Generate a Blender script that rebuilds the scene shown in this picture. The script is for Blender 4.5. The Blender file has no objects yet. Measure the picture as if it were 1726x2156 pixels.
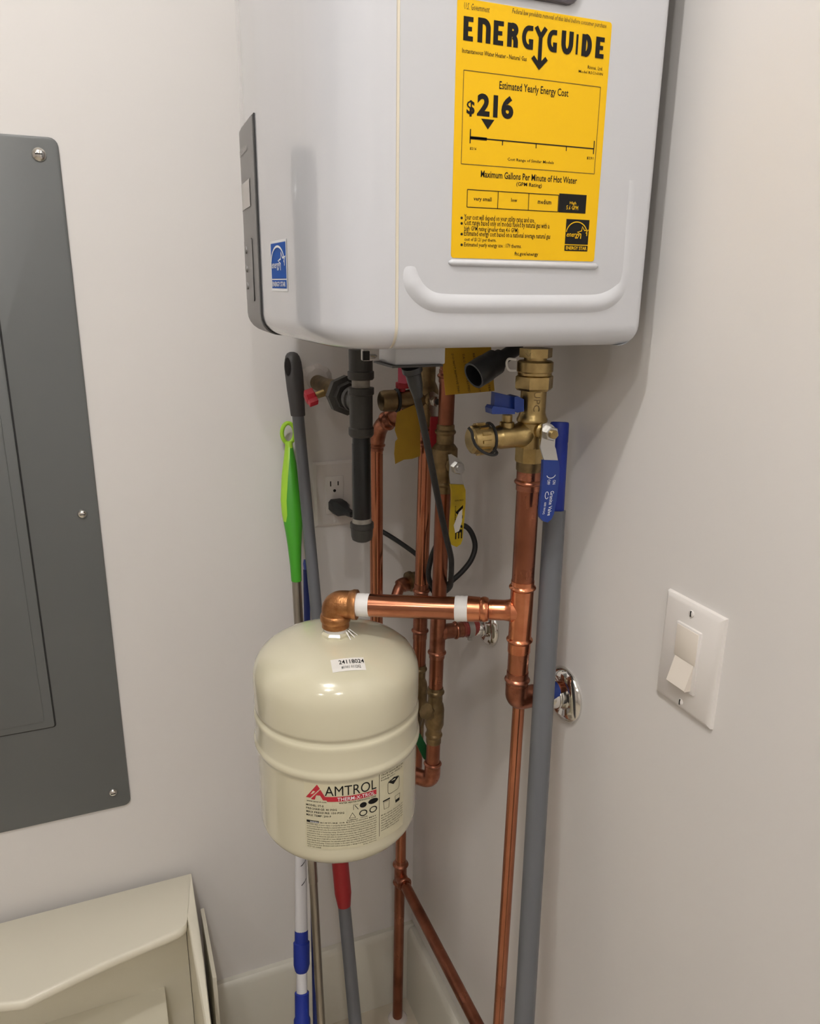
import bpy, bmesh, math, random
from mathutils import Vector, Matrix
random.seed(4)
V = Vector
sc = bpy.context.scene
C = sc.collection
# ------------------------------------------------------------------ camera
YAW, PIT, ROL, F = math.radians(22.14), math.radians(16.57), math.radians(.656), 1597.0
D, E, H = 1.22, .512, 1.505          # camera to outlet wall, to switch wall, height over floor
OFF = V((-E, -D, H))                 # the room corner on the floor is the world origin
fw = V((math.sin(YAW)*math.cos(PIT), math.cos(YAW)*math.cos(PIT), -math.sin(PIT)))
rt0 = V((math.cos(YAW), -math.sin(YAW), 0)); up0 = rt0.cross(fw)
rt = math.cos(ROL)*rt0 + math.sin(ROL)*up0
up = -math.sin(ROL)*rt0 + math.cos(ROL)*up0
cd = bpy.data.cameras.new('camera'); cam = bpy.data.objects.new('camera', cd); C.objects.link(cam)
cam.matrix_world = Matrix(((rt.x, up.x, -fw.x, OFF.x), (rt.y, up.y, -fw.y, OFF.y), (rt.z, up.z, -fw.z, OFF.z), (0, 0, 0, 1)))
cd.sensor_fit = 'VERTICAL'; cd.sensor_height = 24; cd.lens = 24*F/2156; cd.clip_start = .02
sc.camera = cam
# ------------------------------------------------------------------ world, lights, exposure
wd = bpy.data.worlds.new('world'); sc.world = wd; wd.use_nodes = True
wd.node_tree.nodes['Background'].inputs[0].default_value = (.9, .92, 1, 1)
wd.node_tree.nodes['Background'].inputs[1].default_value = .10
CEIL = 2.62
def lamp(name, rel_xy, z, power, radius, col=(1, .99, .975)):
    l = bpy.data.lights.new(name, 'POINT'); l.energy = power; l.shadow_soft_size = radius; l.color = col
    o = bpy.data.objects.new(name, l); C.objects.link(o); o.location = (OFF.x+rel_xy[0], OFF.y+rel_xy[1], z); return o
for xy_, w_ in (((-.20, .15), 18), ((-.46, -.35), 10), ((-.25, -1.25), 14), ((-1.30, -1.10), 7)):   # recessed ceiling spots
    lamp('ceiling_downlight', xy_, CEIL-.06, w_, .022)
sc.view_settings.view_transform = 'Standard'; sc.view_settings.look = 'None'
sc.view_settings.exposure = .32; sc.view_settings.gamma = 1; sc.view_settings.use_curve_mapping = False

# ------------------------------------------------------------------ geometry of the view (metres from the camera point)
def ray(u, v): return fw + rt*((u-863)/F) - up*((v-1078)/F)
def aty(u, v, y): d = ray(u, v); return d*(y/d.y)
def atx(u, v, x): d = ray(u, v); return d*(x/d.x)
def atz(u, v, z): d = ray(u, v); return d*(z/d.z)
def along(p, d, v):                       # distance along a line at which it crosses photo row v
    k = (1078-v)/F; n = up - k*fw
    return -(p.dot(n))/(d.dot(n))
def rpx(p, hw): return hw*p.dot(fw)/F     # photo half-width -> metres at point p
# ------------------------------------------------------------------ materials
def lin(c): return tuple((x/255/12.92 if x/255 <= .04045 else ((x/255+.055)/1.055)**2.4) for x in c)
MATS = {}
def mat(name, col, rough=.5, metal=0, var=0, vscale=8, bump=0, bscale=60, col2=None, coat=0, spec=.5, trans=0, stretch=None, rvar=0):
    if name in MATS: return MATS[name]
    m = bpy.data.materials.new(name); m.use_nodes = True; N = m.node_tree.nodes; L = m.node_tree.links
    b = N['Principled BSDF']; c = lin(col)+(1,)
    b.inputs['Base Color'].default_value = c; b.inputs['Roughness'].default_value = rough; b.inputs['Metallic'].default_value = metal
    b.inputs['Coat Weight'].default_value = coat; b.inputs['Coat Roughness'].default_value = .06
    b.inputs['Specular IOR Level'].default_value = spec; b.inputs['Transmission Weight'].default_value = trans
    tc = N.new('ShaderNodeTexCoord'); src = tc.outputs['Object']
    if stretch:
        mp = N.new('ShaderNodeMapping'); mp.inputs['Scale'].default_value = stretch; L.new(src, mp.inputs['Vector']); src = mp.outputs['Vector']
    if var or col2:
        n = N.new('ShaderNodeTexNoise'); n.inputs['Scale'].default_value = vscale; n.inputs['Detail'].default_value = 5
        L.new(src, n.inputs['Vector'])
        r = N.new('ShaderNodeValToRGB'); r.color_ramp.elements[0].position = .32; r.color_ramp.elements[1].position = .68
        c2 = lin(col2)+(1,) if col2 else tuple(x*(1-var) for x in c[:3])+(1,)
        r.color_ramp.elements[0].color = c2; r.color_ramp.elements[1].color = c
        L.new(n.outputs['Fac'], r.inputs['Fac']); L.new(r.outputs['Color'], b.inputs['Base Color'])
        if rvar:
            mr = N.new('ShaderNodeMapRange'); mr.inputs['To Min'].default_value = min(1, rough+rvar); mr.inputs['To Max'].default_value = max(.03, rough-rvar*.4)
            mr.inputs['From Min'].default_value = .3; mr.inputs['From Max'].default_value = .7
            L.new(n.outputs['Fac'], mr.inputs['Value']); L.new(mr.outputs['Result'], b.inputs['Roughness'])
    if bump:
        n2 = N.new('ShaderNodeTexNoise'); n2.inputs['Scale'].default_value = bscale; n2.inputs['Detail'].default_value = 4; L.new(src, n2.inputs['Vector'])
        bp = N.new('ShaderNodeBump'); bp.inputs['Strength'].default_value = bump; bp.inputs['Distance'].default_value = .001
        L.new(n2.outputs['Fac'], bp.inputs['Height']); L.new(bp.outputs['Normal'], b.inputs['Normal'])
    MATS[name] = m; return m
WALL = mat('wall_paint', (225, 221, 218), .62, var=.03, vscale=3, bump=.25, bscale=55)
CEILM = mat('ceiling_paint', (232, 228, 222), .8, bump=.1)
TRIM = mat('trim_paint', (212, 208, 196), .35, var=.02)
FLOOR = mat('floor_vinyl', (204, 194, 176), .45, var=.16, vscale=6, bump=.1)
HEAT = mat('heater_enamel', (197, 198, 202), .34, coat=.25, var=.015, vscale=2)
HEATG = mat('heater_gloss_enamel', (202, 203, 208), .2, coat=.8, var=.01, vscale=2)
CREAM = mat('seam_tape', (220, 211, 192), .6)
GREYP = mat('control_grey', (122, 120, 118), .38, bump=.08, bscale=300)
LCD = mat('display_film', (176, 170, 164), .22)
BLACK = mat('black_rubber', (30, 30, 31), .5)
BLKP = mat('black_plastic', (42, 43, 46), .36, bump=.05)
INK = mat('black_ink', (20, 18, 17), .7, spec=.25)
INKS = mat('brown_small_print', (74, 60, 22), .7)
YEL = mat('label_yellow', (228, 180, 4), .6, var=.02, spec=.3)
BLUE = mat('sticker_blue', (4, 78, 168), .5, spec=.15)
WHITEP = mat('white_print', (235, 236, 238), .5)
BADGE = mat('badge_silver', (206, 205, 210), .25)
BEZ = mat('badge_bezel', (92, 88, 94), .25, metal=.6)
COPPER = mat('copper_tube', (198, 132, 102), .2, 1, col2=(164, 104, 78), vscale=16, rvar=.12, stretch=(1, 1, .6))
COPPER2 = mat('copper_aged', (166, 106, 82), .28, 1, col2=(122, 76, 58), vscale=22, rvar=.14, stretch=(1, 1, .6))
COPPERF = mat('copper_fitting', (226, 150, 112), .22, 1, col2=(196, 118, 84), vscale=40, rvar=.08)
COPPERD = mat('copper_fitting_aged', (182, 120, 96), .3, 1, col2=(132, 84, 66), vscale=55, rvar=.12)
BRASS = mat('brass_valve', (192, 168, 116), .3, 1, col2=(152, 130, 86), vscale=45, bump=.18, bscale=260, rvar=.1)
BRASSD = mat('brass_aged', (146, 124, 90), .44, 1, col2=(110, 94, 68), vscale=60, bump=.3, bscale=220)
BRONZE = mat('bronze_elbow', (188, 136, 90), .4, 1, col2=(158, 106, 66), vscale=90, bump=.4, bscale=420)
CHROME = mat('chrome', (226, 224, 220), .1, 1)
STEEL = mat('zinc_steel', (198, 196, 192), .26, 1)
IRON = mat('black_iron', (62, 60, 57), .48, var=.25, vscale=40, bump=.25, bscale=300)
IRONG = mat('black_iron_pipe', (26, 28, 29), .28, var=.2, vscale=30)
THREAD = mat('thread_dope', (158, 152, 142), .6, var=.3, vscale=120)
BLUEV = mat('blue_vinyl_grip', (24, 54, 132), .42, bump=.1)
BLUEG = mat('blue_foam_grip', (20, 44, 142), .55, bump=.2, bscale=200)
YELV = mat('yellow_vinyl_grip', (206, 178, 20), .45, col2=(186, 158, 30), vscale=70)
REDV = mat('red_vinyl_grip', (172, 38, 52), .45)
REDK = mat('red_knob', (196, 36, 56), .35)
GREENV = mat('green_vinyl_grip', (22, 96, 52), .45)
TAPE = mat('thread_tape', (238, 236, 234), .5, bump=.15, bscale=150)
TANK = mat('tank_enamel', (214, 208, 182), .18, coat=.6, var=.02, vscale=3)
LBL = mat('tank_label_film', (206, 199, 170), .35)
REDI = mat('red_ink', (182, 34, 50), .5)
STK = mat('white_sticker', (236, 232, 226), .5)
PANEL = mat('panel_grey', (96, 98, 97), .42, var=.05, vscale=4, coat=.1)
PLATE = mat('plate_nylon', (226, 221, 217), .3)
PLATE2 = mat('switch_rocker_nylon', (228, 219, 208), .3)
SLOT = mat('slot_dark', (24, 20, 18), .7)
POLEG = mat('grey_pole_enamel', (98, 100, 104), .36, var=.06, vscale=12, stretch=(1, 1, .2))
GRIPD = mat('charcoal_grip', (70, 68, 68), .5, bump=.1)
SILV = mat('aluminium_pole', (178, 172, 162), .3, 1, stretch=(1, 1, .1), col2=(150, 144, 134), vscale=20)
LIME = mat('lime_plastic', (160, 208, 56), .35)
GREEN = mat('green_plastic', (66, 154, 38), .35)
WPOLE = mat('white_pole_enamel', (216, 214, 216), .3)
REDC = mat('red_collar', (150, 24, 30), .45)
CAB = mat('white_plastic', (232, 226, 208), .36)
PAPY = mat('tag_yellow', (196, 152, 22), .6, var=.12, vscale=20)
PAPY2 = mat('tag_yellow_worn', (186, 150, 34), .6, col2=(160, 124, 30), vscale=14)
PINK = mat('tag_pink', (206, 92, 116), .6)
PEX = mat('red_pex', (146, 56, 52), .4)
PLAST = mat('wall_patch', (208, 200, 194), .8, bump=.6, bscale=120)
CLEAR = mat('clear_clip', (214, 210, 204), .25)

# ------------------------------------------------------------------ mesh builder
class MB:
    def __init__(s): s.v = []; s.f = []
    def add(s, vs, fs):
        o = len(s.v); s.v += [V(p) for p in vs]; s.f += [tuple(i+o for i in f) for f in fs]; return s
    def rings(s, rs, closed=True, cap0=True, cap1=True):
        n = len(rs[0]); vs = [p for r in rs for p in r]; fs = []
        for i in range(len(rs)-1):
            for j in range(n if closed else n-1):
                k = (j+1) % n
                fs.append((i*n+j, i*n+k, (i+1)*n+k, (i+1)*n+j))
        if cap0: fs.append(tuple(range(n-1, -1, -1)))
        if cap1: fs.append(tuple((len(rs)-1)*n+j for j in range(n)))
        return s.add(vs, fs)
    def lathe(s, p, d, prof, n=28, cap=True, ph=0):
        p = V(p); d = V(d).normalized(); a = d.orthogonal().normalized()
        if abs(d.z) > .7: a = (V((1, 0, 0)) - d*d.x).normalized()
        b = d.cross(a)
        rs = [[p+d*t+(a*math.cos(ph+2*math.pi*j/n)+b*math.sin(ph+2*math.pi*j/n))*max(r, 1e-5) for j in range(n)] for t, r in prof]
        return s.rings(rs, True, cap, cap)
    def tube(s, path, r, n=18, cap=True):
        path = [V(p) for p in path]; m = len(path)
        rr = [r]*m if not hasattr(r, '__len__') else r
        t0 = (path[1]-path[0]).normalized(); a = t0.orthogonal().normalized(); rs = []
        for i, p in enumerate(path):
            t = (path[min(i+1, m-1)]-path[max(i-1, 0)]).normalized()
            a = (a-t*a.dot(t)).normalized(); b = t.cross(a)
            rs.append([p+(a*math.cos(2*math.pi*j/n)+b*math.sin(2*math.pi*j/n))*rr[i] for j in range(n)])
        return s.rings(rs, True, cap, cap)
    def prism(s, pts, nrm, th, bev=0):        # planar polygon extruded along nrm by th
        nrm = V(nrm).normalized(); pts = [V(p) for p in pts]
        if not bev: return s.rings([pts, [p+nrm*th for p in pts]])
        c = sum(pts, V())/len(pts)
        def ins(k):
            out = []
            for i, p in enumerate(pts):
                a = (p-pts[i-1]).normalized(); b = (pts[(i+1) % len(pts)]-p).normalized()
                q = nrm.cross(a)+nrm.cross(b); q = q.normalized() if q.length > 1e-6 else (c-p).normalized()
                if q.dot(c-p) < 0: q = -q
                out.append(p+q*k)
            return out
        i2 = ins(bev)
        return s.rings([pts, [p+nrm*(th-bev) for p in pts], [p+nrm*(th-bev*.3) for p in ins(bev*.3)], [p+nrm*th for p in i2]])
    def box(s, lo, hi, bev=0):
        lo, hi = V(lo), V(hi)
        bm = bmesh.new(); bmesh.ops.create_cube(bm, size=1)
        for q in bm.verts: q.co = V(((lo[k]+hi[k])/2+q.co[k]*(hi[k]-lo[k]) for k in range(3)))
        if bev: bmesh.ops.bevel(bm, geom=bm.edges[:], offset=bev, segments=2, affect='EDGES', profile=.5)
        bm.verts.index_update()
        s.add([q.co.copy() for q in bm.verts], [[q.index for q in f.verts] for f in bm.faces]); bm.free(); return s
    def obox(s, c, ax, ay, az, hx, hy, hz, bev=0):
        t = MB().box((-hx, -hy, -hz), (hx, hy, hz), bev)
        return s.add([V(c)+V(ax)*p.x+V(ay)*p.y+V(az)*p.z for p in t.v], t.f)
def fillet(pts, r, n=7):
    pts = [V(p) for p in pts]; out = [pts[0]]
    for i in range(1, len(pts)-1):
        a = (pts[i-1]-pts[i]); b = (pts[i+1]-pts[i]); k = min(r, a.length*.49, b.length*.49)
        p0 = pts[i]+a.normalized()*k; p1 = pts[i]+b.normalized()*k
        for j in range(n+1):
            t = j/n; out.append(p0*(1-t)**2+pts[i]*2*t*(1-t)+p1*t*t)
    out.append(pts[-1]); return out
def smooth_path(pts, n=8):
    pts = [V(p) for p in pts]; P = [pts[0]]+pts+[pts[-1]]; out = []
    for i in range(1, len(P)-2):
        for j in range(n):
            t = j/n; a, b, c, d = P[i-1], P[i], P[i+1], P[i+2]
            out.append(.5*((2*b)+(c-a)*t+(2*a-5*b+4*c-d)*t*t+(3*b-a-3*c+d)*t**3))
    out.append(pts[-1]); return out
def bead(t, w, r0, r1, n=6): return [(t-w+2*w*i/n, r0+(r1-r0)*math.sin(math.pi*i/n)) for i in range(n+1)]
WLOC = {}
def obj(name, mb, m, parent=None, ang=32, kind=None):
    base = WLOC.get(parent, V()) if parent else V()
    me = bpy.data.meshes.new(name)
    me.from_pydata([p+OFF-base for p in mb.v], [], mb.f); me.update()
    bm = bmesh.new(); bm.from_mesh(me); bmesh.ops.recalc_face_normals(bm, faces=bm.faces[:]); bm.to_mesh(me); bm.free()
    for p in me.polygons: p.use_smooth = True
    me.set_sharp_from_angle(angle=math.radians(ang)); me.materials.append(m)
    o = bpy.data.objects.new(name, me); C.objects.link(o)
    if parent: o.parent = parent
    WLOC[o] = base
    if kind: o['kind'] = kind
    return o
def flat(name, mb, m, parent):            # print: faces keep their own direction
    base = WLOC.get(parent, V()); me = bpy.data.meshes.new(name)
    me.from_pydata([p+OFF-base for p in mb.v], [], mb.f); me.update(); me.materials.append(m)
    o = bpy.data.objects.new(name, me); C.objects.link(o); o.parent = parent; WLOC[o] = base; return o
def thing(name, label, cat, base, group=None):
    o = bpy.data.objects.new(name, None); C.objects.link(o); o.empty_display_size = .05
    o.location = V(base)+OFF; WLOC[o] = V(base)+OFF; o['label'] = label; o['category'] = cat
    if group: o['group'] = group
    return o
def tag(o, label, cat, group=None):
    o['label'] = label; o['category'] = cat
    if group: o['group'] = group
    return o
# ---- lettering (built-in font -> flat mesh)
_T = {}
def glyphs(s, bold=0, res=2, shear=0):
    k = (s, bold, res, shear)
    if k in _T: return _T[k]
    cu = bpy.data.curves.new('t', 'FONT'); cu.body = s; cu.resolution_u = res; cu.offset = bold; cu.shear = shear
    ob = bpy.data.objects.new('t', cu); me = bpy.data.meshes.new_from_object(ob)
    vs = [v.co.copy() for v in me.vertices]; fs = [tuple(p.vertices) for p in me.polygons]
    bpy.data.objects.remove(ob); bpy.data.curves.remove(cu); bpy.data.meshes.remove(me)
    _T[k] = (vs, fs); return vs, fs
CAP = max(v.y for v in glyphs('H')[0])
def text(mb, s, fn, x0, x1, y0, y1, bold=0, res=2, shear=0):   # fit: x0..x1 wide, baseline y0, cap height y1-y0; fn(x,y)->point
    vs, fs = glyphs(s, bold, res, shear)
    if not vs: return
    a = min(v.x for v in vs); b = max(v.x for v in vs)
    mb.add([fn(x0+(v.x-a)/(b-a)*(x1-x0), y0+v.y/CAP*(y1-y0)) for v in vs], fs)
def quad(mb, fn, x0, x1, y0, y1): mb.add([fn(x0, y0), fn(x1, y0), fn(x1, y1), fn(x0, y1)], [(0, 1, 2, 3)])
def stroke(mb, fn, pts, w, closed=False):
    n = len(pts); L_ = []; R_ = []
    for i in range(n):
        if closed: a, b = pts[i-1], pts[(i+1) % n]; p = pts[i]
        else: a, b = pts[max(i-1, 0)], pts[min(i+1, n-1)]; p = pts[i]
        dx, dy = b[0]-a[0], b[1]-a[1]; l = math.hypot(dx, dy) or 1; nx, ny = -dy/l*w/2, dx/l*w/2
        L_.append((p[0]+nx, p[1]+ny)); R_.append((p[0]-nx, p[1]-ny))
    m = n if closed else n-1
    for i in range(m):
        j = (i+1) % n; mb.add([fn(*R_[i]), fn(*R_[j]), fn(*L_[j]), fn(*L_[i])], [(0, 1, 2, 3)])
def arc(cx, cy, rx, ry, a0, a1, n=14): return [(cx+rx*math.cos(math.radians(a0+(a1-a0)*i/n)), cy+ry*math.sin(math.radians(a0+(a1-a0)*i/n))) for i in range(n+1)]

# ================================================================== the room
RX0, RY0 = -3.0, -2.6          # far sides of the small room (from the camera point)
def struct(name, lo, hi, m, bev=0): return obj(name, MB().box(lo, hi, bev), m, None, kind='structure')
struct('wall_left', (RX0-.1, D, -H), (E+.1, D+.1, CEIL-H), WALL)
struct('wall_right', (E, RY0-.1, -H), (E+.1, D, CEIL-H), WALL)
WALLR = mat('far_wall_paint', (208, 202, 196), .7)
struct('wall_rear', (RX0-.1, RY0-.1, -H), (E, RY0, CEIL-H), WALLR)
struct('wall_side', (RX0-.1, RY0, -H), (RX0, D, CEIL-H), WALLR)
struct('floor', (RX0-.1, RY0-.1, -H-.1), (E+.1, D+.1, -H), FLOOR)
struct('ceiling', (RX0-.1, RY0-.1, CEIL-H), (E+.1, D+.1, CEIL-H+.1), CEILM)
BH, BT = .19, .018
def base_prof(n, inv):
    return [(0, 0), (BT, 0), (BT, BH-.012), (BT-.004, BH-.003), (BT-.008, BH), (0, BH)]
mb = MB(); P = base_prof(0, 0)
mb.rings([[V((x, D-a, -H+b)) for a, b in P] for x in (RX0, E)]); obj('baseboard_left', mb, TRIM, kind='structure')
mb = MB(); mb.rings([[V((E-a, y, -H+b)) for a, b in P] for y in (D-BT, RY0)]); obj('baseboard_right', mb, TRIM, kind='structure')
# ================================================================== water heater
ZB, ZT = -.0517, .62           # underside and top of the casing
XS, XR, YN, YF = .2305, .4775, .60, 1.00
wh = thing('water_heater', 'white wall-hung tankless water heater with a yellow energy label on its side', 'water heater', (.33, .80, ZB))
half = [(.222, .600), (.212, .6008), (.202, .6036), (.193, .6092), (.1855, .6178), (.1798, .629), (.1756, .643), (.1728, .660), (.1708, .682), (.1694, .71), (.1684, .745), (.1676, .775), (.1674, .80)]
prof = half + [(x, 1.6-y) for x, y in half[-2::-1]]
def front_x(y):
    for (x0, y0), (x1, y1) in zip(prof, prof[1:]):
        if y0 <= y <= y1 and y1 > y0: return x0+(x1-x0)*(y-y0)/(y1-y0)
    return .2
def shell(mb, outl, zt, zb, r):       # outl: (x, y, nx, ny)
    rs = [[V((x, y, zt)) for x, y, a, b in outl]]
    for i in range(8):
        t = math.pi/2*i/7
        k = r*(1-math.cos(t)); z = zb+r-r*math.sin(t)
        rs.append([V((x-a*k, y-b*k, z)) for x, y, a, b in outl])
    return mb.rings(rs)
ol = [(XS-.0015, YN, 0, -1)]
for i, (x, y) in enumerate(prof):
    a = prof[max(i-1, 0)]; b = prof[min(i+1, len(prof)-1)]; t = V((b[0]-a[0], b[1]-a[1], 0)).normalized()
    ol.append((x, y, -t.y, t.x))
ol.append((XS-.0015, YF, 0, 1))
obj('front_cover', shell(MB(), ol, ZT, ZB, .021), HEATG, wh, 40)
rc = .007; oc = [(XS+.0015, YF, 0, 1)]
for cx, cy, a0 in ((XR-rc, YF-rc, 90), (XR-rc, YN+rc, 0)):
    for i in range(6):
        a = math.radians(a0-18*i); oc.append((cx+rc*math.cos(a), cy+rc*math.sin(a), math.cos(a), math.sin(a)))
oc.append((XS+.0015, YN, 0, -1))
obj('side_casing', shell(MB(), oc, ZT, ZB, .019), HEAT, wh, 40)
obj('seam_strip', shell(MB(), [(XS-.0024, YF-.001, 0, 1), (XS+.0024, YF-.001, 0, 1), (XS+.0024, YN+.001, 0, -1), (XS-.0024, YN+.001, 0, -1)], ZT, ZB+.0008, .02), CREAM, wh)
obj('back_flange', MB().box((XR-.003, YN+.006, ZB+.02), (XR+.0012, YF-.004, ZT-.02), .0005), IRON, wh)
obj('mounting_bracket', MB().box((XR-.002, YN+.10, ZB+.05), (E-.001, YF-.10, ZT-.05), .002), IRON, wh)
# embossed ribs on the flat side
SY = YN
def sp(u, v, dy=0.): return aty(u, v, SY-dy)
def side_fn(off): return lambda x, z: V((x, SY-off, z))
path = [(864, 560), (865, 585), (873, 605), (888, 622), (908, 634), (935, 639), (1000, 640.5), (1100, 640.5), (1200, 640), (1250, 639), (1278, 632), (1300, 616), (1312, 596), (1318, 570), (1321, 535), (1326, 470), (1333, 380)]
path = smooth_path([sp(*p) for p in path], 4); n = len(path); rs = []
for i, p in enumerate(path):
    t = (path[min(i+1, n-1)]-path[max(i-1, 0)]).normalized(); nn = t.cross(V((0, 1, 0)))
    fr = i/(n-1); hgt = .0030*min(1, fr/.10)*(1 if fr < .62 else max(.08, 1-(fr-.62)/.13)); w = .0098
    rs.append([p+nn*(w*k)+V((0, .001-(hgt+.001)*q, 0)) for k, q in ((-1, 0), (-.72, .35), (-.35, .9), (0, 1), (.35, .9), (.72, .35), (1, 0))])
obj('embossed_rib', MB().rings(rs, False, False, False), HEAT, wh, 80)
a = sp(944, 552.5); b = sp(1258, 561)
mb = MB(); mb.tube([a, a+(b-a)*.02, b-(b-a)*.02, b], [.0008, .0028, .0028, .0008], 12); obj('ledge_rib', mb, HEAT, wh, 60)
# name badge
c0 = sp(1216, 13); bw, bh = .122, .05
def rrect(x0, x1, z0, z1, r, n=5):
    pts = []
    for cx, cz, s in ((x1-r, z0+r, -90), (x1-r, z1-r, 0), (x0+r, z1-r, 90), (x0+r, z0+r, 180)):
        for i in range(n+1): q = math.radians(s+90*i/n); pts.append((cx+r*math.cos(q), cz+r*math.sin(q)))
    return pts
zb_ = c0.z-.001
badge = obj('name_badge', MB().prism([V((x, SY, z)) for x, z in rrect(c0.x-bw, c0.x, zb_, zb_+bh, .011)], (0, -1, 0), .004, .002), BEZ, wh)
obj('badge_plate', MB().prism([V((x, SY-.0038, z)) for x, z in rrect(c0.x-bw+.004, c0.x-.004, zb_+.004, zb_+bh-.004, .009)], (0, -1, 0), .0012, .0006), BADGE, badge)
# ------------------------------------------------------- yellow energy label
LX0, LX1, LZ0, LZ1 = .2779, .4183, .0229, .2097
el = obj('energy_label', MB().prism([V((x, SY, z)) for x, z in rrect(LX0, LX1, LZ0, LZ1, .0025, 3)], (0, -1, 0), .0005), YEL, wh)
lf = side_fn(.0007); lf2 = side_fn(.0009)
def LT(mb, s, u0, v0, u1, v1, bold=0, res=2, shear=0, fn=lf):
    a = sp(u0, v0); b = sp(u1, v1); z1 = b.z
    text(mb, s, fn, a.x, b.x, a.z, z1, bold, res, shear)
def LP(u, v): p = sp(u, v); return (p.x, p.z)
ink = MB(); small = MB(); yel = MB()
# big ENERGYGUIDE word: block letters drawn as strokes
LN = [0]
def nlf(): LN[0] += 1; return side_fn(.0007+LN[0]*6e-6)
def letter(ch, x, z, w, h, t):
    S = lambda pts, k=t: stroke(ink, nlf(), [(x+a*w, z+b*h) for a, b in pts], k)
    R = lambda a0, a1, b0, b1: quad(ink, nlf(), x+a0*w, x+a1*w, z+b0*h, z+b1*h)
    tw = t/w; th = t/h
    if ch == 'E':
        R(0, tw, 0, 1); R(tw, 1, 0, th*.8); R(tw, 1, 1-th*.8, 1); R(tw, .88, .5-th*.36, .5+th*.36)
    elif ch == 'N':
        R(0, tw, 0, 1); S([(tw/2, 1-th/2)]+arc(.45, .6, .55-tw/2, .4-th/2, 90, 0, 8)+[(1-tw/2, 0)])
    elif ch == 'R':
        R(0, tw, 0, 1); S([(tw*.9, 1-th*.45)]+arc(.55, .72, .45-tw/2, .28-th*.45, 90, -90, 8)+[(tw*.9, .44+th*.45)]); S(arc(.45, .22, .55-tw/2, .24, 80, 0, 6)+[(1-tw/2, 0)])
    elif ch == 'G':
        S([(.95, 1-th*.4)]+arc(.62, .5, .62-tw/2, .5-th*.4, 90, 270, 12)+[(.95, th*.4)], t*.85); R(1-tw*.9, 1, 0, .44); R(.62, 1, .44-th*.55, .44)
    elif ch == 'U': S([(tw/2, 1)]+arc(.5, .5, .5-tw/2, .5-th*.45, 180, 360, 10)+[(1-tw/2, 1)])
    elif ch == 'I': R(0, 1, 0, 1)
    elif ch == 'D': R(0, tw, 0, 1); S([(tw*.9, 1-th*.4)]+arc(.42, .5, .58-tw/2, .5-th*.4, 90, -90, 12)+[(tw*.9, th*.4)])
    elif ch == 'Y':
        S([(0.06, 1), (.5, .58)], t*.85); S([(.94, 1), (.5, .58)], t*.85)
for ch, u0, u1, vb0, vt0 in (('E', 974, 996, 85, 37), ('N', 1004, 1033, 89, 41), ('E', 1037, 1060, 94, 46), ('R', 1066, 1091, 98, 51), ('G', 1096, 1123, 102, 56), ('Y', 1124, 1150, 104, 60), ('G', 1149, 1173, 108, 65), ('U', 1179, 1207, 113, 68), ('I', 1210, 1217, 115, 73), ('D', 1222, 1246, 118, 75), ('E', 1251, 1272, 122, 80)):
    a = sp(u0, vb0); b = sp(u1, vt0); letter(ch, a.x, a.z, b.x-a.x, b.z-a.z, .0041)
a = LP(1137, 79); b = LP(1133, 138); stroke(ink, nlf(), [(a[0], a[1]), (a[0], b[1])], .0034)
ax, az = a[0], LP(1132, 146)[1]
stroke(ink, nlf(), [(ax-.0064, az+.0082), (ax+.0003, az+.0015)], .0034); stroke(ink, nlf(), [(ax+.0064, az+.0082), (ax-.0003, az+.0015)], .0034)
fA = nlf(); ink.add([fA(ax-.0046, az+.0045), fA(ax, az-.0006), fA(ax+.0046, az+.0045)], [(0, 1, 2)])
LT(small, 'U.S. Government', 976, 19, 1030, 14, .004, 1, .2)
LT(small, 'Federal law prohibits removal of this label before consumer purchase', 1077, 28, 1276, 50, .004, 1, .2)
LT(ink, 'Instantaneous Water Heater - Natural Gas', 972, 111, 1108, 120, .008, 1)
LT(ink, 'Rinnai, Ltd.', 1236, 145, 1268, 142, .006, 1); LT(ink, 'Model RSC160iN', 1217, 153, 1268, 154, .006, 1)
def frame(mb, u0, v0, u1, v1, w=.0005):
    a = (LP(u0, v1)[0], LP(u0, v1)[1]); b = (LP(u1, v0)[0], LP(u0, v0)[1])
    stroke(mb, lf, [(a[0], a[1]), (b[0], a[1])], w); stroke(mb, lf, [(a[0], b[1]), (b[0], b[1])], w)
    stroke(mb, lf, [(a[0], a[1]), (a[0], b[1])], w); stroke(mb, lf, [(b[0], a[1]), (b[0], b[1])], w)
frame(small, 970, 147, 1266, 345)
LT(ink, 'Estimated Yearly Energy Cost', 1050, 187, 1196, 189, .010)
LT(ink, '$', 981, 239, 999, 214, .03); LT(ink, '216', 1003, 241, 1081, 208, .045, 4)
a = sp(1026, 273); b = sp(1012, 250); c = sp(1040, 250)
ink.add([lf(b.x, b.z), lf(a.x, a.z), lf(c.x, b.z)], [(0, 1, 2)])
a = LP(989, 290); b = LP(1249, 312); zc = a[1]
stroke(ink, lf, [(a[0], zc), (b[0], zc)], .0009); stroke(ink, lf, [(a[0], zc), (LP(1024, 292)[0], zc)], .0022)
for q in (0, 1):
    xx = (a[0], b[0])[q]; stroke(ink, lf, [(xx, zc-.0042), (xx, zc+.0062)], .0009)
for u in (1057, 1128, 1192): xx = LP(u, 300)[0]; stroke(ink, lf, [(xx, zc-.0036), (xx, zc)], .0008)
LT(ink, '$216', 988, 315, 1002, 311, .012, 1); LT(ink, '$231', 1234, 335, 1248, 331, .012, 1)
LT(ink, 'Cost Range of Similar Models', 1067, 338, 1165, 340, .010, 1)
LT(ink, 'Maximum Gallons Per Minute of Hot Water', 1011, 373, 1214, 374, .013); LT(ink, '(GPM Rating)', 1086, 391, 1140, 387, .010)
frame(ink, 982, 399, 1176, 436, .0006)
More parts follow.
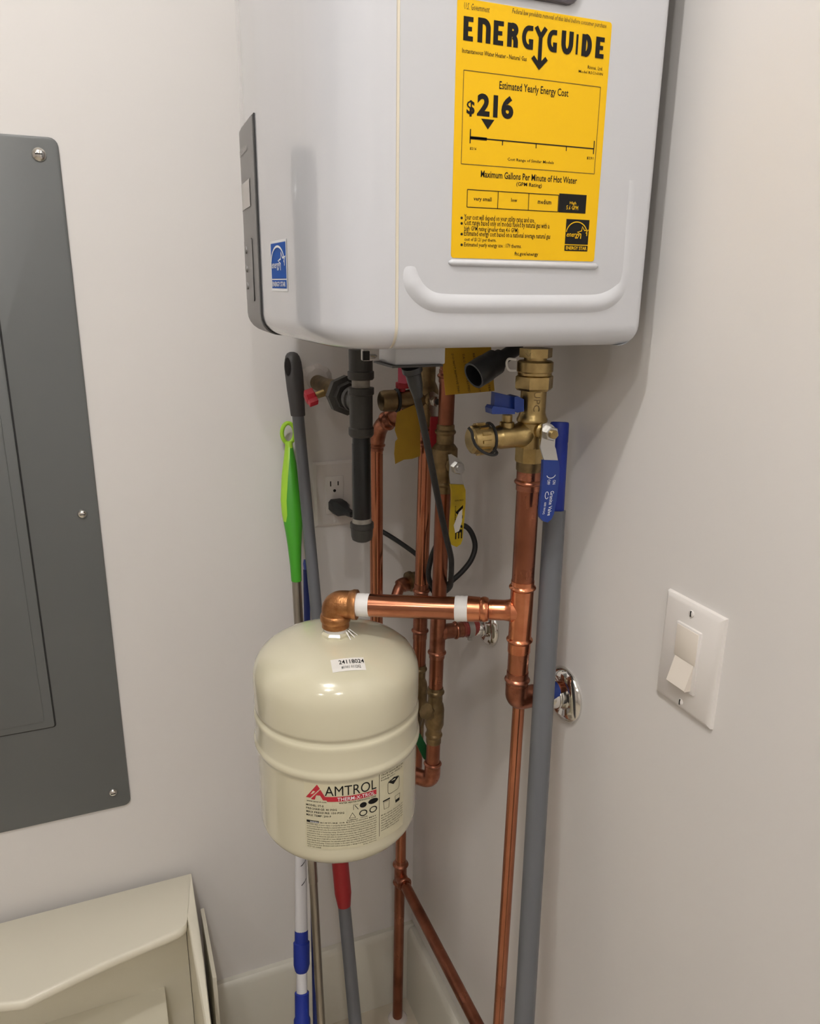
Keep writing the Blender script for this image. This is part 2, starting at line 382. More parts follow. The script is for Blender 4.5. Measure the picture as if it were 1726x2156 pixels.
for u in (1048, 1113): p = LP(u, 402); q = LP(u, 435); stroke(ink, lf, [(p[0], LP(982, 399)[1]), (p[0], LP(982, 436)[1])], .0006)
LT(ink, 'very small', 996, 422, 1034, 416, .014, 1); LT(ink, 'low', 1075, 425, 1088, 418, .014, 1); LT(ink, 'medium', 1131, 429, 1160, 421, .014, 1)
a = LP(1174, 447); b = LP(1234, 411); quad(ink, lf, a[0], b[0], a[1], b[1])
LT(yel, 'High', 1198, 430, 1212, 425, .01, 1, fn=lf2); LT(yel, '5.6 GPM', 1191, 441, 1216, 434, .01, 1, fn=lf2)
for s, u1, v in (('Your cost will depend on your utility rates and use.', 1125, 462), ('Cost range based only on models fueled by natural gas with a', 1156, 473.5), ('  high GPM rating (greater than 4.6 GPM).', 1092, 485), ('Estimated energy cost based on a national average natural gas', 1158, 496), ('  cost of $1.21 per therm.', 1044, 507), ('Estimated yearly energy use : 179 therms.', 1097, 518.5)):
    LT(ink, s.strip(), 976 if s[0] != ' ' else 976.5, v, u1, v-5.5+ (u1-976)*.012, .010, 1)
    if s[0] != ' ':
        p = LP(971, v-3); ink.add([lf(p[0]+.0011*math.cos(k*math.pi/4), p[1]+.0011*math.sin(k*math.pi/4)) for k in range(8)], [tuple(range(8))])
LT(ink, 'ftc.gov/energy', 1082, 537.5, 1132, 531.5, .014, 1)
# small black energy emblem on the label
def emblem(bg, fg, fb, ff, x0, x1, z0, z1):
    w, h = x1-x0, z1-z0; hs = .215
    quad(bg, fb, x0, x1, z0+h*hs, z1); quad(bg, fb, x0, x1, z0, z0+h*(hs-.035))
    X = lambda a: x0+a*w; Z = lambda b: z0+h*hs+b*h*(1-hs)
    stroke(fg, ff, [(X(a), Z(b)) for a, b in arc(.47, .42, .45, .48, -8, 172, 16)], w*.035)
    st = [(X(.76+r*math.cos(math.radians(q))), Z(.47+r*math.sin(math.radians(q)))) for i in range(10) for r, q in ((((.26 if i % 2 == 0 else .11)), 90+12+36*i),)]
    stroke(fg, ff, st[7:]+st[:5], w*.035)
    text(fg, 'energy', ff, X(.05), X(.64), Z(.30), Z(.50), .004, 2, .35)
    text(fg, 'ENERGY STAR', ff, x0+w*.05, x0+w*.95, z0+h*.045, z0+h*.145, .022, 2)
a = LP(1187, 528); b = LP(1240, 463.5)
emblem(ink, yel, lf, lf2, a[0], b[0], a[1], b[1])
flat('lettering', ink, INK, el); flat('fine_print', small, INKS, el); flat('reversed_lettering', yel, YEL, el)
# ------------------------------------------------------- blue emblem on the curved front
def ff_(off):
    def g(s, z): y = -s; return V((front_x(y)-off, y, z))     # s grows towards the camera side
    return g
def fgrid(mb, off, y0, y1, z0, z1, n=10):
    g = ff_(off); ys = [y0+(y1-y0)*i/n for i in range(n+1)]
    mb.rings([[g(-y, z0), g(-y, z1)] for y in ys], False, False, False)
def front_hit(u, v):
    d = ray(u, v); lo, hi = .61, 1.0
    for _ in range(40):
        m = (lo+hi)/2
        if d.x/d.y*m > front_x(m): hi = m
        else: lo = m
    return (-lo, d.z/d.y*lo)
p0 = front_hit(573.5, 612); p1 = front_hit(603, 503)
zb0, zb1 = p0[1], front_hit(572, 508)[1]
mb = MB(); fgrid(mb, .0004, -p0[0], -p1[0], zb0, zb1)
es = flat('energy_star_sticker', mb, WHITEP, wh)
bg = MB(); fg = MB(); w = p1[0]-p0[0]; m_ = w*.04
def seg_emblem(x0, x1, z0, z1):
    h = z1-z0
    fgrid(bg, .0006, -x0, -x1, z0+h*.215, z1); fgrid(bg, .0006, -x0, -x1, z0, z0+h*.185)
    emblem(MB(), fg, ff_(.0006), ff_(.0009), x0, x1, z0, z1)
seg_emblem(p0[0]+m_, p1[0]-m_, zb0+m_, zb1-m_)
flat('emblem_field', bg, BLUE, es); flat('lettering', fg, WHITEP, es)
# ------------------------------------------------------- control panel on the front
py0, py1 = .843, .962
pz0, pz1 = ZB+.001, aty(537, 243, py0).z
def cp_shape(off, y0, y1, z0, z1, rb):
    ys = [y0+(y1-y0)*i/10 for i in range(11)]; rs = []
    for y in ys:
        x = front_x(y); e = min(1, (y1-y)/.03, 1)
        row = [V((x-off*1, y, z1))]
        for i in range(7):
            t = math.pi/2*i/6; row.append(V((x-off+.021*(1-math.cos(t)), y, z0+.021-.021*math.sin(t))))
        row += [V((x+.022, y, z0)), V((x+.004, y, z0+.03)), V((x+.004, y, z1))]
        rs.append(row)
    return MB().rings(rs)
cp = obj('control_panel', cp_shape(.0022, py0, py1, pz0-.0022, pz1, .02), GREYP, wh)
obj('panel_gasket', cp_shape(.0012, py0-.007, py1+.007, pz0-.0015, pz1+.001, .02), BLACK, cp)
def cp_patch(u0, v0, u1, v1, off):
    a = front_hit(u0, v0); b = front_hit(u1, v1); mb = MB(); fgrid(mb, off, -a[0], -b[0], a[1], b[1], 4); return mb, a, b
mb, a, b = cp_patch(509, 455, 530, 376, .003); obj('display', mb, LCD, cp)
mb, a, b = cp_patch(513, 628, 535.5, 503, .0030)
dr = obj('button_door', mb, GREYP, cp)
g = ff_(.0032); ln = MB()
stroke(ln, g, [(a[0], a[1]), (b[0], a[1])], .0016); stroke(ln, g, [(b[0], a[1]), (b[0], b[1]-.04)], .0012); stroke(ln, g, [(a[0], b[1]), (b[0]-.004, b[1])], .0022); stroke(ln, g, [(a[0], a[1]+.02), (a[0], b[1])], .0016)
flat('door_gap', ln, BLACK, cp)
for u, v in ((525, 527), (526, 566), (528, 602)):
    q = front_hit(u, v); obj('button', MB().lathe((front_x(-q[0])-.003, -q[0], q[1]), (-1, 0, 0), [(0, .004), (.0012, .0038), (.0018, .003)], 14), GREYP, cp)
mb = MB(); a = front_hit(511, 333); b = front_hit(525, 318); text(mb, 'Rinnai', ff_(.0031), a[0], b[0], a[1], a[1]+.006, .01); flat('lettering', mb, LCD, cp)
# ------------------------------------------------------- underside: junction box, nozzle, clip
jx0, jx1 = .2675, .3213
jy0, jy1 = .70, .7485
jb = obj('junction_box', MB().box((jx0, jy0, -.0745), (jx1, jy1, ZB+.004), .002), HEAT, wh)
obj('gland_plate', MB().box((jx0-.004, jy0-.003, -.0762), (jx1-.004, jy1+.004, -.0743)), IRON, jb)
p = aty(866, 775, .715); obj('strain_relief', MB().lathe(p+V((0, 0, .002)), aty(878, 832, .722)-p, [(0, .0105), (.006, .0105), (.008, .0082), (.022, .0075), (.03, .0058), (.035, .0052)], 16), BLKP, jb)
nz0 = aty(1092, 731, .765); nz1 = aty(997, 791, .752); dn = (nz1-nz0).normalized(); L_ = (nz1-nz0).length
nz = obj('drain_nozzle', MB().lathe(nz0, dn, [(0, .008), (L_*.38, .008), (L_*.4, .011), (L_*.5, .0115), (L_*.52, .0145), (L_*.72, .0148), (L_*.74, .0155), (L_, .0152), (L_, .0128), (L_-.02, .0125), (L_-.02, .0)], 20, False), BLKP, wh)
k = aty(772, 742, .90); obj('cover_clip', MB().box((k.x-.006, k.y-.004, k.z-.010), (k.x+.007, k.y+.006, k.z+.012), .0015), PLATE, wh)
p = aty(783, 750, .895); obj('clip_screw', MB().lathe(p+V((-.006, 0, 0)), (1, 0, 0), [(0, .0028), (.010, .0026), (.0125, .001)], 10), STEEL, wh)
p = aty(771, 750, .893); obj('clip_slot', MB().box((p.x-.004, p.y-.001, p.z-.005), (p.x+.004, p.y+.003, p.z+.006)), SLOT, wh)

# ================================================================== plumbing
DN = V((0, 0, -1))
def line(u0, v0, y0, u1, v1, y1):
    a = aty(u0, v0, y0); b = aty(u1, v1, y1); return a, (b-a).normalized()
def stack(mb, p, d, rows, n=28, ph=0):          # rows: (photo row, radius) along the line
    return mb.lathe(p, d, [(along(p, d, v), r) for v, r in rows], n, True, ph)
def beadv(p, d, v, w, r0, r1):                  # a press bead centred on photo row v
    return bead(along(p, d, v), w, r0, r1)
def press_tube(mb, p, d, v0, v1, r0, beads):    # sleeve from v0 to v1 with raised beads
    pr = [(along(p, d, v0)-.0, r0-.0006), (along(p, d, v0), r0)]
    for v in beads: pr += beadv(p, d, v, .0032, r0, r0+.0024)
    pr += [(along(p, d, v1), r0), (along(p, d, v1), r0-.0006)]
    return mb.lathe(p, d, pr, 28)
# ------------------------------------------------------- cold water: valve, pipe, tank branch
cx, cy = .4395, .724
cp0 = V((cx, cy, 0)); zc = lambda v: -along(cp0, DN, v)
cv = thing('service_valve', 'brass shut-off valve with blue lever and blue drain handle', 'valve', (cx, cy, zc(990)))
mb = MB(); stack(mb, cp0, DN, [(733, .0182), (752, .0182)], 6, .3); obj('union_nut', mb, BRASS, cv)
mb = MB(); stack(mb, cp0, DN, [(750, .0125), (758, .0125), (759, .0178), (762, .0197), (781, .0197), (784, .0186), (789, .0186), (790, .0125)]); obj('union_collar', mb, BRASS, cv)
mb = MB(); stack(mb, cp0, DN, [(789, .0188), (792, .0212), (816, .0212), (821, .019)], 6, .25); obj('hex_collar', mb, BRASS, cv)
mb = MB(); stack(mb, cp0, DN, [(818, .0142), (868, .0142), (876, .0155), (882, .0172), (886, .0172), (889, .0158), (930, .0165), (940, .0168)]); body = obj('valve_body', mb, BRASS, cv)
mb = MB(); stack(mb, cp0, DN, [(938, .0166), (940, .0176), (967, .0176), (971, .0164)], 8, .2); obj('hex_base', mb, BRASS, cv)
mb = MB(); stack(mb, cp0, DN, [(969, .0150), (976, .0152), (988, .0150), (991, .0140)]); obj('solder_ring', mb, BRASSD, cv)
mb = MB(); p = aty(1131, 832, cy-.0146); text(mb, 'UPC', lambda a, b: V((p.x+b, cy-math.sqrt(max(0, .0145**2-(p.x+b-cx)**2))-.0002, p.z-a)), -.0035, .018, -.003, .004, .0); flat('cast_lettering', mb, BRASSD, cv)
lp_ = [aty(u, v, cy-.012) for u, v in ((1086, 757), (1070, 755), (1066, 762), (1067, 774), (1072, 780), (1086, 780))]
obj('locking_clip', MB().tube(fillet(lp_, .004, 4), .0013, 8), CLEAR, cv)
dz = zc(914); dd = aty(985, 915, cy)-V((cx, cy, dz)); dd = V((dd.x, 0, -.002)); L_ = dd.length
def fx_(u): return (V((cx, cy, dz))-aty(u, 914, cy)).length
mb = MB(); mb.lathe((cx, cy, dz), dd, [(0, .0152), (fx_(1096), .0150), (fx_(1088), .0132), (fx_(1052), .0132), (fx_(1049), .0128), (fx_(1046), .0118), (fx_(1030), .0118)], 24); obj('drain_port', mb, BRASS, cv)
mb = MB(); mb.lathe((cx, cy, dz), dd, [(fx_(1028)+.0, .0128), (fx_(1027), .0160), (fx_(1000), .0160), (fx_(993), .0150), (fx_(990), .0120), (fx_(989), .0118)], 24)
cap_ = obj('drain_cap', mb, BRASS, cv)
ddn = dd.normalized(); e1 = V((0, 1, 0)); e2 = ddn.cross(e1)
for k in range(12):
    q = 2*math.pi*k/12; rd = e1*math.cos(q)+e2*math.sin(q); tg = ddn.cross(rd)
    obj('cap_rib', MB().obox(V((cx, cy, dz))+ddn*((fx_(1022)+fx_(1002))/2)+rd*.0160, ddn, rd, tg, .0048, .0018, .0016), BRASS, cap_)
pc = V((cx, cy, dz))+ddn*fx_(1031); ring = [pc+(e1*math.cos(2*math.pi*k/20)+e2*math.sin(2*math.pi*k/20))*.0165 for k in range(21)]
mb = MB(); mb.tube(ring, .0016, 8, False)
tail = smooth_path([aty(*q) for q in ((1031, 938, .716), (1042, 948, .712), (1046, 955, .708), (1036, 958, .706), (1018, 952, .705), (1003, 940, .706), (996, 925, .708), (993, 910, .710), (986, 900, .712))], 5)
mb.tube(tail, .0016, 8); obj('cap_strap', mb, BLACK, cap_)
hs = V((cx, cy, dz))+ddn*fx_(1066)
obj('handle_stem', MB().lathe(hs+V((0, 0, .010)), (0, 0, 1), [(0, .0082), (.006, .0082), (.007, .0056), (.014, .0056)], 18), BRASS, cv)
hz = hs+V((0, 0, .022))
hb = MB(); X1, Z1, Y1 = V((1, 0, 0)), V((0, 0, 1)), V((0, 1, 0))
def hpoly(pts, y, th): hb.prism([aty(u, v, y) for u, v in pts], (0, 1, 0), th, .0008)
hpoly(((1042, 826), (1085, 836), (1085, 866), (1040, 864)), cy-.004, .009)
hpoly(((1083, 836), (1090, 834), (1103, 841), (1103, 866), (1089, 869), (1083, 866)), cy-.010, .018)
hpoly(((1035, 861), (1039, 855), (1064, 858), (1084, 862), (1084, 872), (1036, 872)), cy-.012, .016)
obj('drain_handle', hb, BLUEV, cv)
# lever
ly = cy-.033
lv = obj('lever', MB().prism([aty(u, v, ly) for u, v in ((1142, 893), (1150, 891), (1162, 894), (1170, 902), (1172, 914), (1169, 926), (1168, 940), (1170, 945), (1138, 943), (1138, 935), (1141, 915))], (0, 1, 0), .0022), STEEL, cv)
l2 = ly-.007
mb = MB(); a = [aty(1138, 943, ly), aty(1170, 945, ly), aty(1175, 972, l2), aty(1146, 971, l2)]; mb.prism(a, (0, 1, 0), .0022); obj('lever_bend', mb, STEEL, lv)
gp = [(1144, 969), (1176, 970), (1178, 985), (1177, 1010), (1172, 1050), (1166, 1082), (1161, 1093), (1153, 1100), (1144, 1098), (1137, 1090), (1136, 1080), (1139, 1050), (1143, 1000)]
mb = MB(); mb.prism([aty(u, v, l2-.0015) for u, v in gp], (0, 1, 0), .0052, .001); grip = obj('grip', mb, BLUEV, lv)
tx = MB(); gf = lambda a, b: V((b, l2-.0018, -a))
def down_text(s, u0, v0, u1, v1, wd, bold=.005):        # text running downwards, letter tops to the right
    p = aty(u0, v0, l2-.0018); q = aty(u1, v1, l2-.0018); sl = (q.x-p.x)/(q.z-p.z)
    text(tx, s, lambda a, b: V((p.x+b+(-a-p.z)*sl, l2-.0018, -a)), -p.z, -q.z, 0, wd, bold, 2)
down_text('ON', 1164, 1011, 1163, 1020, .0035); down_text('OFF', 1153, 1010, 1151, 1021, .0035)
down_text('Granite Valve', 1159, 1034, 1152, 1086, .0045); down_text('600 WOG', 1146, 1058, 1142, 1083, .0025)
c_ = aty(1160, 1003, l2-.0018); stroke(tx, lambda a, b: V((a, l2-.0018, b)), arc(c_.x, c_.z+.003, .0058, .005, 200, 340, 8), .0008)
c_ = aty(1151, 1043, l2-.0018); stroke(tx, lambda a, b: V((a, l2-.0018, b)), arc(c_.x, c_.z, .0022, .004, 0, 330, 12), .0007)
flat('lettering', tx, WHITEP, grip)
nb = aty(1157, 912, ly); obj('lever_nut', MB().lathe(nb, (0, -1, 0), [(0, .0082), (.0055, .0082), (.0065, .0072)], 6), STEEL, lv)
obj('stem_tip', MB().lathe(nb, (0, -1, 0), [(0, .0048), (.009, .0048), (.0096, .004)], 16), BRASS, lv)
obj('valve_stem', MB().lathe((nb.x, cy, nb.z), (0, -1, 0), [(0, .009), (.020, .009), (.022, .006), (.036, .006)], 16), BRASS, cv)
# ---- pipe
cw = thing('cold_water_pipe', 'thick vertical copper pipe with a polished tee below the blue-lever valve', 'pipe', (cx, cy, zc(1480)))
mb = MB(); press_tube(mb, cp0, DN, 990, 1031, .0140, [1014]); obj('press_coupling', mb, COPPERD, cw)
mb = MB(); stack(mb, cp0, DN, [(1029, .0131), (1226, .0131)]); obj('upper_tube', mb, COPPER2, cw)
tb = MB(); press_tube(tb, cp0, DN, 1222, 1371, .0137, [1236, 1346])
tk = V((.243, .84, 0)); tz = zc(1286); tp = V((cx, cy, tz))
ez = aty(716, 1270, .84).z                                   # height of the bronze elbow
el_c = V((.243, .84, ez)); bd = (el_c-tp); bl = bd.length; bd = bd.normalized()
def bt(u, v=1283):                                           # distance along the branch at photo column u
    k = (u-863)/F; n = rt-k*fw; return -(tp.dot(n))/(bd.dot(n))
tb.lathe(tp, bd, [(.004, .0128), (.012, .0150), (.0145, .0133), (.020, .0125), (bt(1030), .0125)], 24)
obj('tee', tb, COPPERF, cw)
mb = MB(); stack(mb, cp0, DN, [(1368, .0128), (1418, .0128)]); obj('lower_tube', mb, COPPER, cw)
zt_ = zc(1472); mb = MB(); press_tube(mb, cp0, DN, 1413, 1444, .0134, [1430])
pe = fillet([V((cx, cy, zc(1440))), V((cx, cy, zt_)), V((cx+.026, cy, zt_))], .022, 10); mb.tube(pe, .0139, 22)
obj('elbow', mb, COPPERD, cw)
obj('wall_stub', MB().lathe((cx+.02, cy, zt_), (1, 0, 0), [(0, .0118), (E-cx-.02, .0118)], 20), COPPER2, cw)
obj('stub_sleeve', MB().lathe((cx+.045, cy, zt_), (1, 0, 0), [(0, .0128), (.012, .0128)], 20), BLUEV, cw)
def escutcheon(label, y, z, r, seedname):
    t = thing('escutcheon', label, 'escutcheon', (E, y, z), 'chrome pipe covers on the right wall')
    pr = [(0, r), (.002, r*1.0), (.005, r*.95), (.0085, r*.82), (.0095, r*.7), (.008, r*.60), (.0065, r*.5), (.008, r*.44), (.020, r*.40), (.024, r*.36), (.026, r*.34)]
    obj('flange', MB().lathe((E, y, z), (-1, 0, 0), pr, 40), CHROME, t)
    obj('collar_groove', MB().lathe((E-.014, y, z), (-1, 0, 0), [(0, r*.44), (.0015, r*.455), (.003, r*.44)], 32), CHROME, t)
    return t
escutcheon('large chrome pipe cover on the right wall, half behind the tall grey pole', cy, zt_-.008, .0365, 0)
# ---- branch to the tank
br = thing('tank_branch_pipe', 'bright horizontal copper pipe with white thread tape and bronze elbow', 'pipe', (.243, .84, ez))
mb = MB(); pr = [(bt(1029), .0128), (bt(1027), .0142)]; pr += bead((bt(1027)+bt(1012))/2, .0045, .0142, .0156)
pr += [(bt(1010), .0150), (bt(1005), .0152), (bt(985), .0158), (bt(984), .0150)]; mb.lathe(tp, bd, sorted(pr), 24)
obj('adaptor', mb, COPPERF, br)
def tape(t0, t1, r):
    m = MB(); n = 6; m.lathe(tp, bd, [(t0, r-.0006)]+[(t0+(t1-t0)*(i/n), r+(.0004 if i % 2 else 0)) for i in range(n+1)]+[(t1, r-.0006)], 24); return m
obj('thread_tape', tape(bt(987), bt(958), .0153), TAPE, br)
mb = MB(); mb.lathe(tp, bd, [(bt(959), .0141), (bt(776), .0141)], 28); obj('nipple', mb, COPPER, br)
obj('thread_tape', tape(bt(778), bt(750), .0142), TAPE, br)
mb = MB(); mb.lathe(tp, bd, [(bt(752)+0, .0125), (bt(752), .0188), (bt(744), .0190), (bt(742), .0184), (bt(736), .0172)], 26)
mb.tube(fillet([tp+bd*bt(738), el_c, el_c+V((0, 0, -.030))], .028, 10), .0172, 24)
ezb = -along(tk, DN, 1300); mb.lathe((.243, .84, ezb+.006), DN, [(0, .0172), (.001, .0182), (.004, .0192), (.0085, .0190), (.0105, .0180), (.0105, .012)], 26)
obj('bronze_elbow', mb, BRONZE, br, 50)
obj('thread_tape', MB().lathe((.243, .84, ezb), DN, [(0, .0146), (.006, .0150), (.013, .0148), (.017, .0146)], 24), TAPE, br)
# ------------------------------------------------------- expansion tank
TR = .105; zt0 = ezb-.0225
et = thing('expansion_tank', 'cream domed expansion tank hanging from the copper branch pipe', 'tank', (.243, .84, -.7065))
prof_t = [(0.0, .0005), (-.0004, .02), (-.0020, .04), (-.0052, .058), (-.0098, .073), (-.0158, .086), (-.0235, .0955), (-.033, .1015), (-.043, .1044), (-.052, .105)]
sh = [(zt0+z, r) for z, r in prof_t]+[(-.503, .105), (-.5065, .1046), (-.509, .1026), (-.5125, .1024), (-.515, .1048), (-.518, .1058), (-.522, .1055), (-.528, .1050), (-.547, .1050), (-.550, .1056), (-.5525, .1070), (-.556, .1072), (-.559, .1065), (-.562, .1042), (-.566, .1036)]
for i in range(11):
    t = math.pi/2*i/10; sh.append((-.668-.032*math.sin(t), .1030-.052*(1-math.cos(t))))
sh.append((-.706, .02)); sh.append((-.7065, .0005))
mb = MB(); mb.lathe((.243, .84, 0), (0, 0, 1), sh, 96); obj('shell', mb, TANK, et, 50)
obj('hex_boss', MB().lathe((.243, .84, zt0-.003), (0, 0, 1), [(0, .0185), (.006, .0185), (.0085, .0165), (.0088, .0145)], 8), TANK, et)
mb = MB(); rr = random.Random(3)
for k in range(3):
    a0 = -1.0+.25*k; b0 = V((.243+.017*math.cos(a0), .84+.017*math.sin(a0), zt0+.006)); b1 = b0+V((.007*math.cos(a0)+.003*k, .007*math.sin(a0), -.007-.001*k))
    mb.prism([b0+V((-.001, 0, .002)), b0+V((.001, 0, .002)), b1+V((.0006, 0, 0)), b1+V((-.0006, 0, 0))], (0, -1, .3), .0005)
obj('loose_tape', mb, TAPE, et)
def dome_z(r):
    P_ = [(r_, z_+zt0) for z_, r_ in prof_t]
    for (r0, z0), (r1, z1) in zip(P_, P_[1:]):
        if r0 <= r <= r1: return z0+(z1-z0)*(r-r0)/(r1-r0)
    return P_[-1][1]
def dome_hit(u, v):
    d = ray(u, v); t = .6
    for i in range(4000):
        p = d*t; r = math.hypot(p.x-.243, p.y-.84)
        if r < .105 and p.z < dome_z(r): return p
        t += .0002
    return p
c0 = dome_hit(733, 1399); tx1 = (dome_hit(768, 1396)-dome_hit(698, 1402)); tx1.z = 0; wS = tx1.length; tx1.normalize(); ty1 = V((-tx1.y, tx1.x, 0))
def dome_fn(off):
    def g(a, b):
        p = c0+tx1*a+ty1*b; r = math.hypot(p.x-.243, p.y-.84); return V((p.x, p.y, dome_z(r)+off))
    return g
mb = MB(); g = dome_fn(.0006); hS = .0095
mb.rings([[g(-wS/2+wS*i/8, -hS+2*hS*j/4) for j in range(5)] for i in range(9)], False, False, False)
ds = flat('date_sticker', mb, STK, et)
mb = MB(); g2 = dome_fn(.0010); text(mb, '24118024', g2, -wS*.27, wS*.49, .0005, .0065, .012); text(mb, '#1001 011202', g2, -wS*.22, wS*.36, -.0065, -.0025, .006, 1); flat('lettering', mb, INK, ds)
# printed label wrapped round the tank
LR = .1037
def cyl_hit(u, v):
    d = ray(u, v); ox, oy = -.243, -.84
    a = d.x**2+d.y**2; b = 2*(ox*d.x+oy*d.y); c = ox*ox+oy*oy-LR**2
    disc = b*b-4*a*c; t = (-b-math.sqrt(max(disc, 0)))/(2*a); p = d*t
    return (math.atan2(p.x-.243, -(p.y-.84))*LR, p.z)
def cyl_fn(off): return lambda s, z: V((.243+(LR+off)*math.sin(s/LR), .84-(LR+off)*math.cos(s/LR), z))
cf, cf2 = cyl_fn(.0004), cyl_fn(.0007)
A0 = cyl_hit(643, 1645); A1 = cyl_hit(792, 1645); A2 = cyl_hit(847, 1625); B0 = cyl_hit(645, 1780)
s0, s1, s2 = A0[0], A1[0], A2[0]
ztop = cyl_hit(703, 1656)[1]+.002; zbot = B0[1]-.001
mb = MB(); nn = 24
mb.rings([[cyl_fn(.0001)(s0-.002+(s2-s0+.004)*i/nn, z) for z in (zbot-.001, ztop+.012)] for i in range(nn+1)], False, False, False)
tl = flat('printed_label', mb, LBL, et)
bk = MB(); rd = MB(); wh_ = MB()
W_ = s1-s0; Hh = ztop-zbot
S = lambda f: s0+f*W_
Zf = lambda f: ztop-f*Hh
text(bk, 'AMTROL', cf, S(.27), S(1.0), Zf(.165), Zf(.02), 0, 4)
def poly(mb_, fn, pts): mb_.add([fn(S(a), Zf(b)) for a, b in pts], [tuple(range(len(pts)))])
poly(rd, cf, ((0, .215), (.165, .0), (.205, .06), (.065, .215)))
poly(rd, cf, ((.085, .215), (.21, .075), (.305, .235), (.245, .235), (.205, .165), (.15, .165), (.13, .235), (.075, .235)))
for k in range(8):
    a, b = .27+.73*k/8, .27+.73*(k+1)/8
    poly(rd, cf, ((a + (.03 if k == 0 else 0), .255), (b, .255), (b, .18), (a, .18)))
text(wh_, 'THERM-X-TROL', cf2, S(.44), S(.97), Zf(.243), Zf(.193), .008)
text(bk, 'WATER HEATER EXPANSION TANK', cf, S(.46), S(1.0), Zf(.292), Zf(.268), .01, 1)
text(bk, 'www.amtrol.com', cf, S(.01), S(.29), Zf(.275), Zf(.25), .008, 1)
for i, (s, b) in enumerate((('MODEL: ST-5', .25), ('PRECHARGE: 40 PSIG', .43), ('MAX PRESSURE: 150 PSIG', .53), ('MAX TEMP: 200 F', .35))):
    text(bk, s, cf, S(0), S(b), Zf(.342+.052*i), Zf(.313+.052*i), .012, 1)
for a, b, q in ((.80, .36, 0), (.95, .345, 1), (.80, .485, 2), (.95, .475, 3)):
    pts = [(S(a)+.0045*(1.5 if q == 1 else 1)*math.cos(k*math.pi/8), Zf(b)+.0038*math.sin(k*math.pi/8)) for k in range(16)]
    if q < 2: bk.add([cf(*p) for p in pts], [tuple(range(16))])
    else: stroke(bk, cf, pts, .0014, True)
stroke(bk, cf, [(S(.60), Zf(.53)), (S(.645), Zf(.45)), (S(.69), Zf(.53))], .0010, True)
stroke(bk, cf, [(S(.66), Zf(.41)), (S(.66), Zf(.33)), (S(.73), Zf(.33))], .0005); stroke(bk, cf, [(S(.68), Zf(.34)), (S(.73), Zf(.41))], .0008)
text(bk, 'FLAMMABLE', cf, S(.57), S(.72), Zf(.565), Zf(.55), .01, 1); text(bk, 'DIAPHRAGM', cf, S(.76), S(.86), Zf(.56), Zf(.545), .01, 1)
for k in range(6): a, b = .03*k, .03*(k+1); poly(bk, cf, ((a, .60), (b, .60), (b, .565), (a, .565)))
wn_ = MB(); text(wn_, 'WARNING', cf2, S(.05), S(.175), Zf(.595), Zf(.573), .01, 1)
para = ['RUPTURE OR EXPLOSION MAY', 'HAZARD: Risk of severe injury or property damage if the tank is not installed and maintained', 'as instructed. Read the installation manual before use. Only qualified persons may install this tank', 'and must follow all local codes. Do not exceed the maximum working pressure shown on this label. Install', 'a relief valve set at or below that rating. Check the precharge before filling and inspect the tank', 'every year for leaks or corrosion. Replace the tank when it shows signs of rust or a failed diaphragm.', 'Never service or remove the tank while the system is under pressure. Drain all water before any work.', 'Place the tank where a leak will not cause damage to the surrounding area. The maker is not liable for', 'water damage from a leaking tank. Use only with potable water and within the stated temperature limit.', 'Keep away from freezing. Contact your installer or the maker when in doubt about any of these steps.', 'Failure to follow these directions could result in serious injury or damage to property and voids cover.']
for i, s in enumerate(para):
    text(bk, s, cf, S(.20 if i == 0 else 0), S(1.0), Zf(.597+.036*i), Zf(.577+.036*i), .004, 1)
text(bk, 'OUT OF CODE', cf, S(0), S(.2), Zf(.995), Zf(.975), .006, 1); text(bk, 'Pt No. 9017-1006', cf, S(.8), S(1), Zf(.995), Zf(.977), .004, 1)
sv = s1+.004; stroke(bk, cf, [(sv, Zf(-.11)), (sv, Zf(.95))], .0005)
W2 = s2-s1-.006; T = lambda f: s1+.0065+f*W2
text(bk, 'Antigua', cf, T(.30), T(.78), Zf(-.075), Zf(-.11), .012, 1)
for i, s in enumerate(('Connection Air', 'Check system fill to be', 'sure the air charge is', 'Precharge before')): text(bk, s, cf, T(.0), T((.9, 1, .95, .6)[i]), Zf(-.03+.04*i), Zf(-.055+.04*i), .006, 1)
zz = .14
stroke(bk, cf, rrect(T(.28), T(.80), Zf(zz+.21), Zf(zz), .004, 3), .0006, True)
bk.add([cf(T(.30), Zf(zz+.02)), cf(T(.52), Zf(zz+.09)), cf(T(.78), Zf(zz+.02)), cf(T(.54), Zf(zz-.02))], [(0, 1, 2, 3)])
for q, a in ((0, .22), (1, .72)):
    x = T(a); y0 = Zf(.44)
    stroke(bk, cf, [(x-.0045, y0), (x-.0035, y0-.010), (x+.0035, y0-.010), (x+.0045, y0)], .0006, True)
    if q: bk.add([cf(x-.004, y0-.006), cf(x-.0032, y0-.010), cf(x+.0032, y0-.010), cf(x+.004, y0-.006)], [(0, 1, 2, 3)])
    else: stroke(bk, cf, [(x-.0055, y0+.002), (x+.0055, y0+.002)], .002)
for i in range(7): text(bk, ('fill the system then purge air', 'and check all joints for drips', 'adjust charge to match line', 'the regulator pressure before', 'opening the supply valve and', 'test again after one hour use', 'record date of each check')[i], cf, T(0), T(1 if i < 6 else .8), Zf(.64+.04*i), Zf(.617+.04*i), .004, 1)
flat('lettering', bk, INK, tl); flat('red_print', rd, REDI, tl); flat('product_lettering', wh_, WHITEP, tl); flat('warning_lettering', wn_, WHITEP, tl)

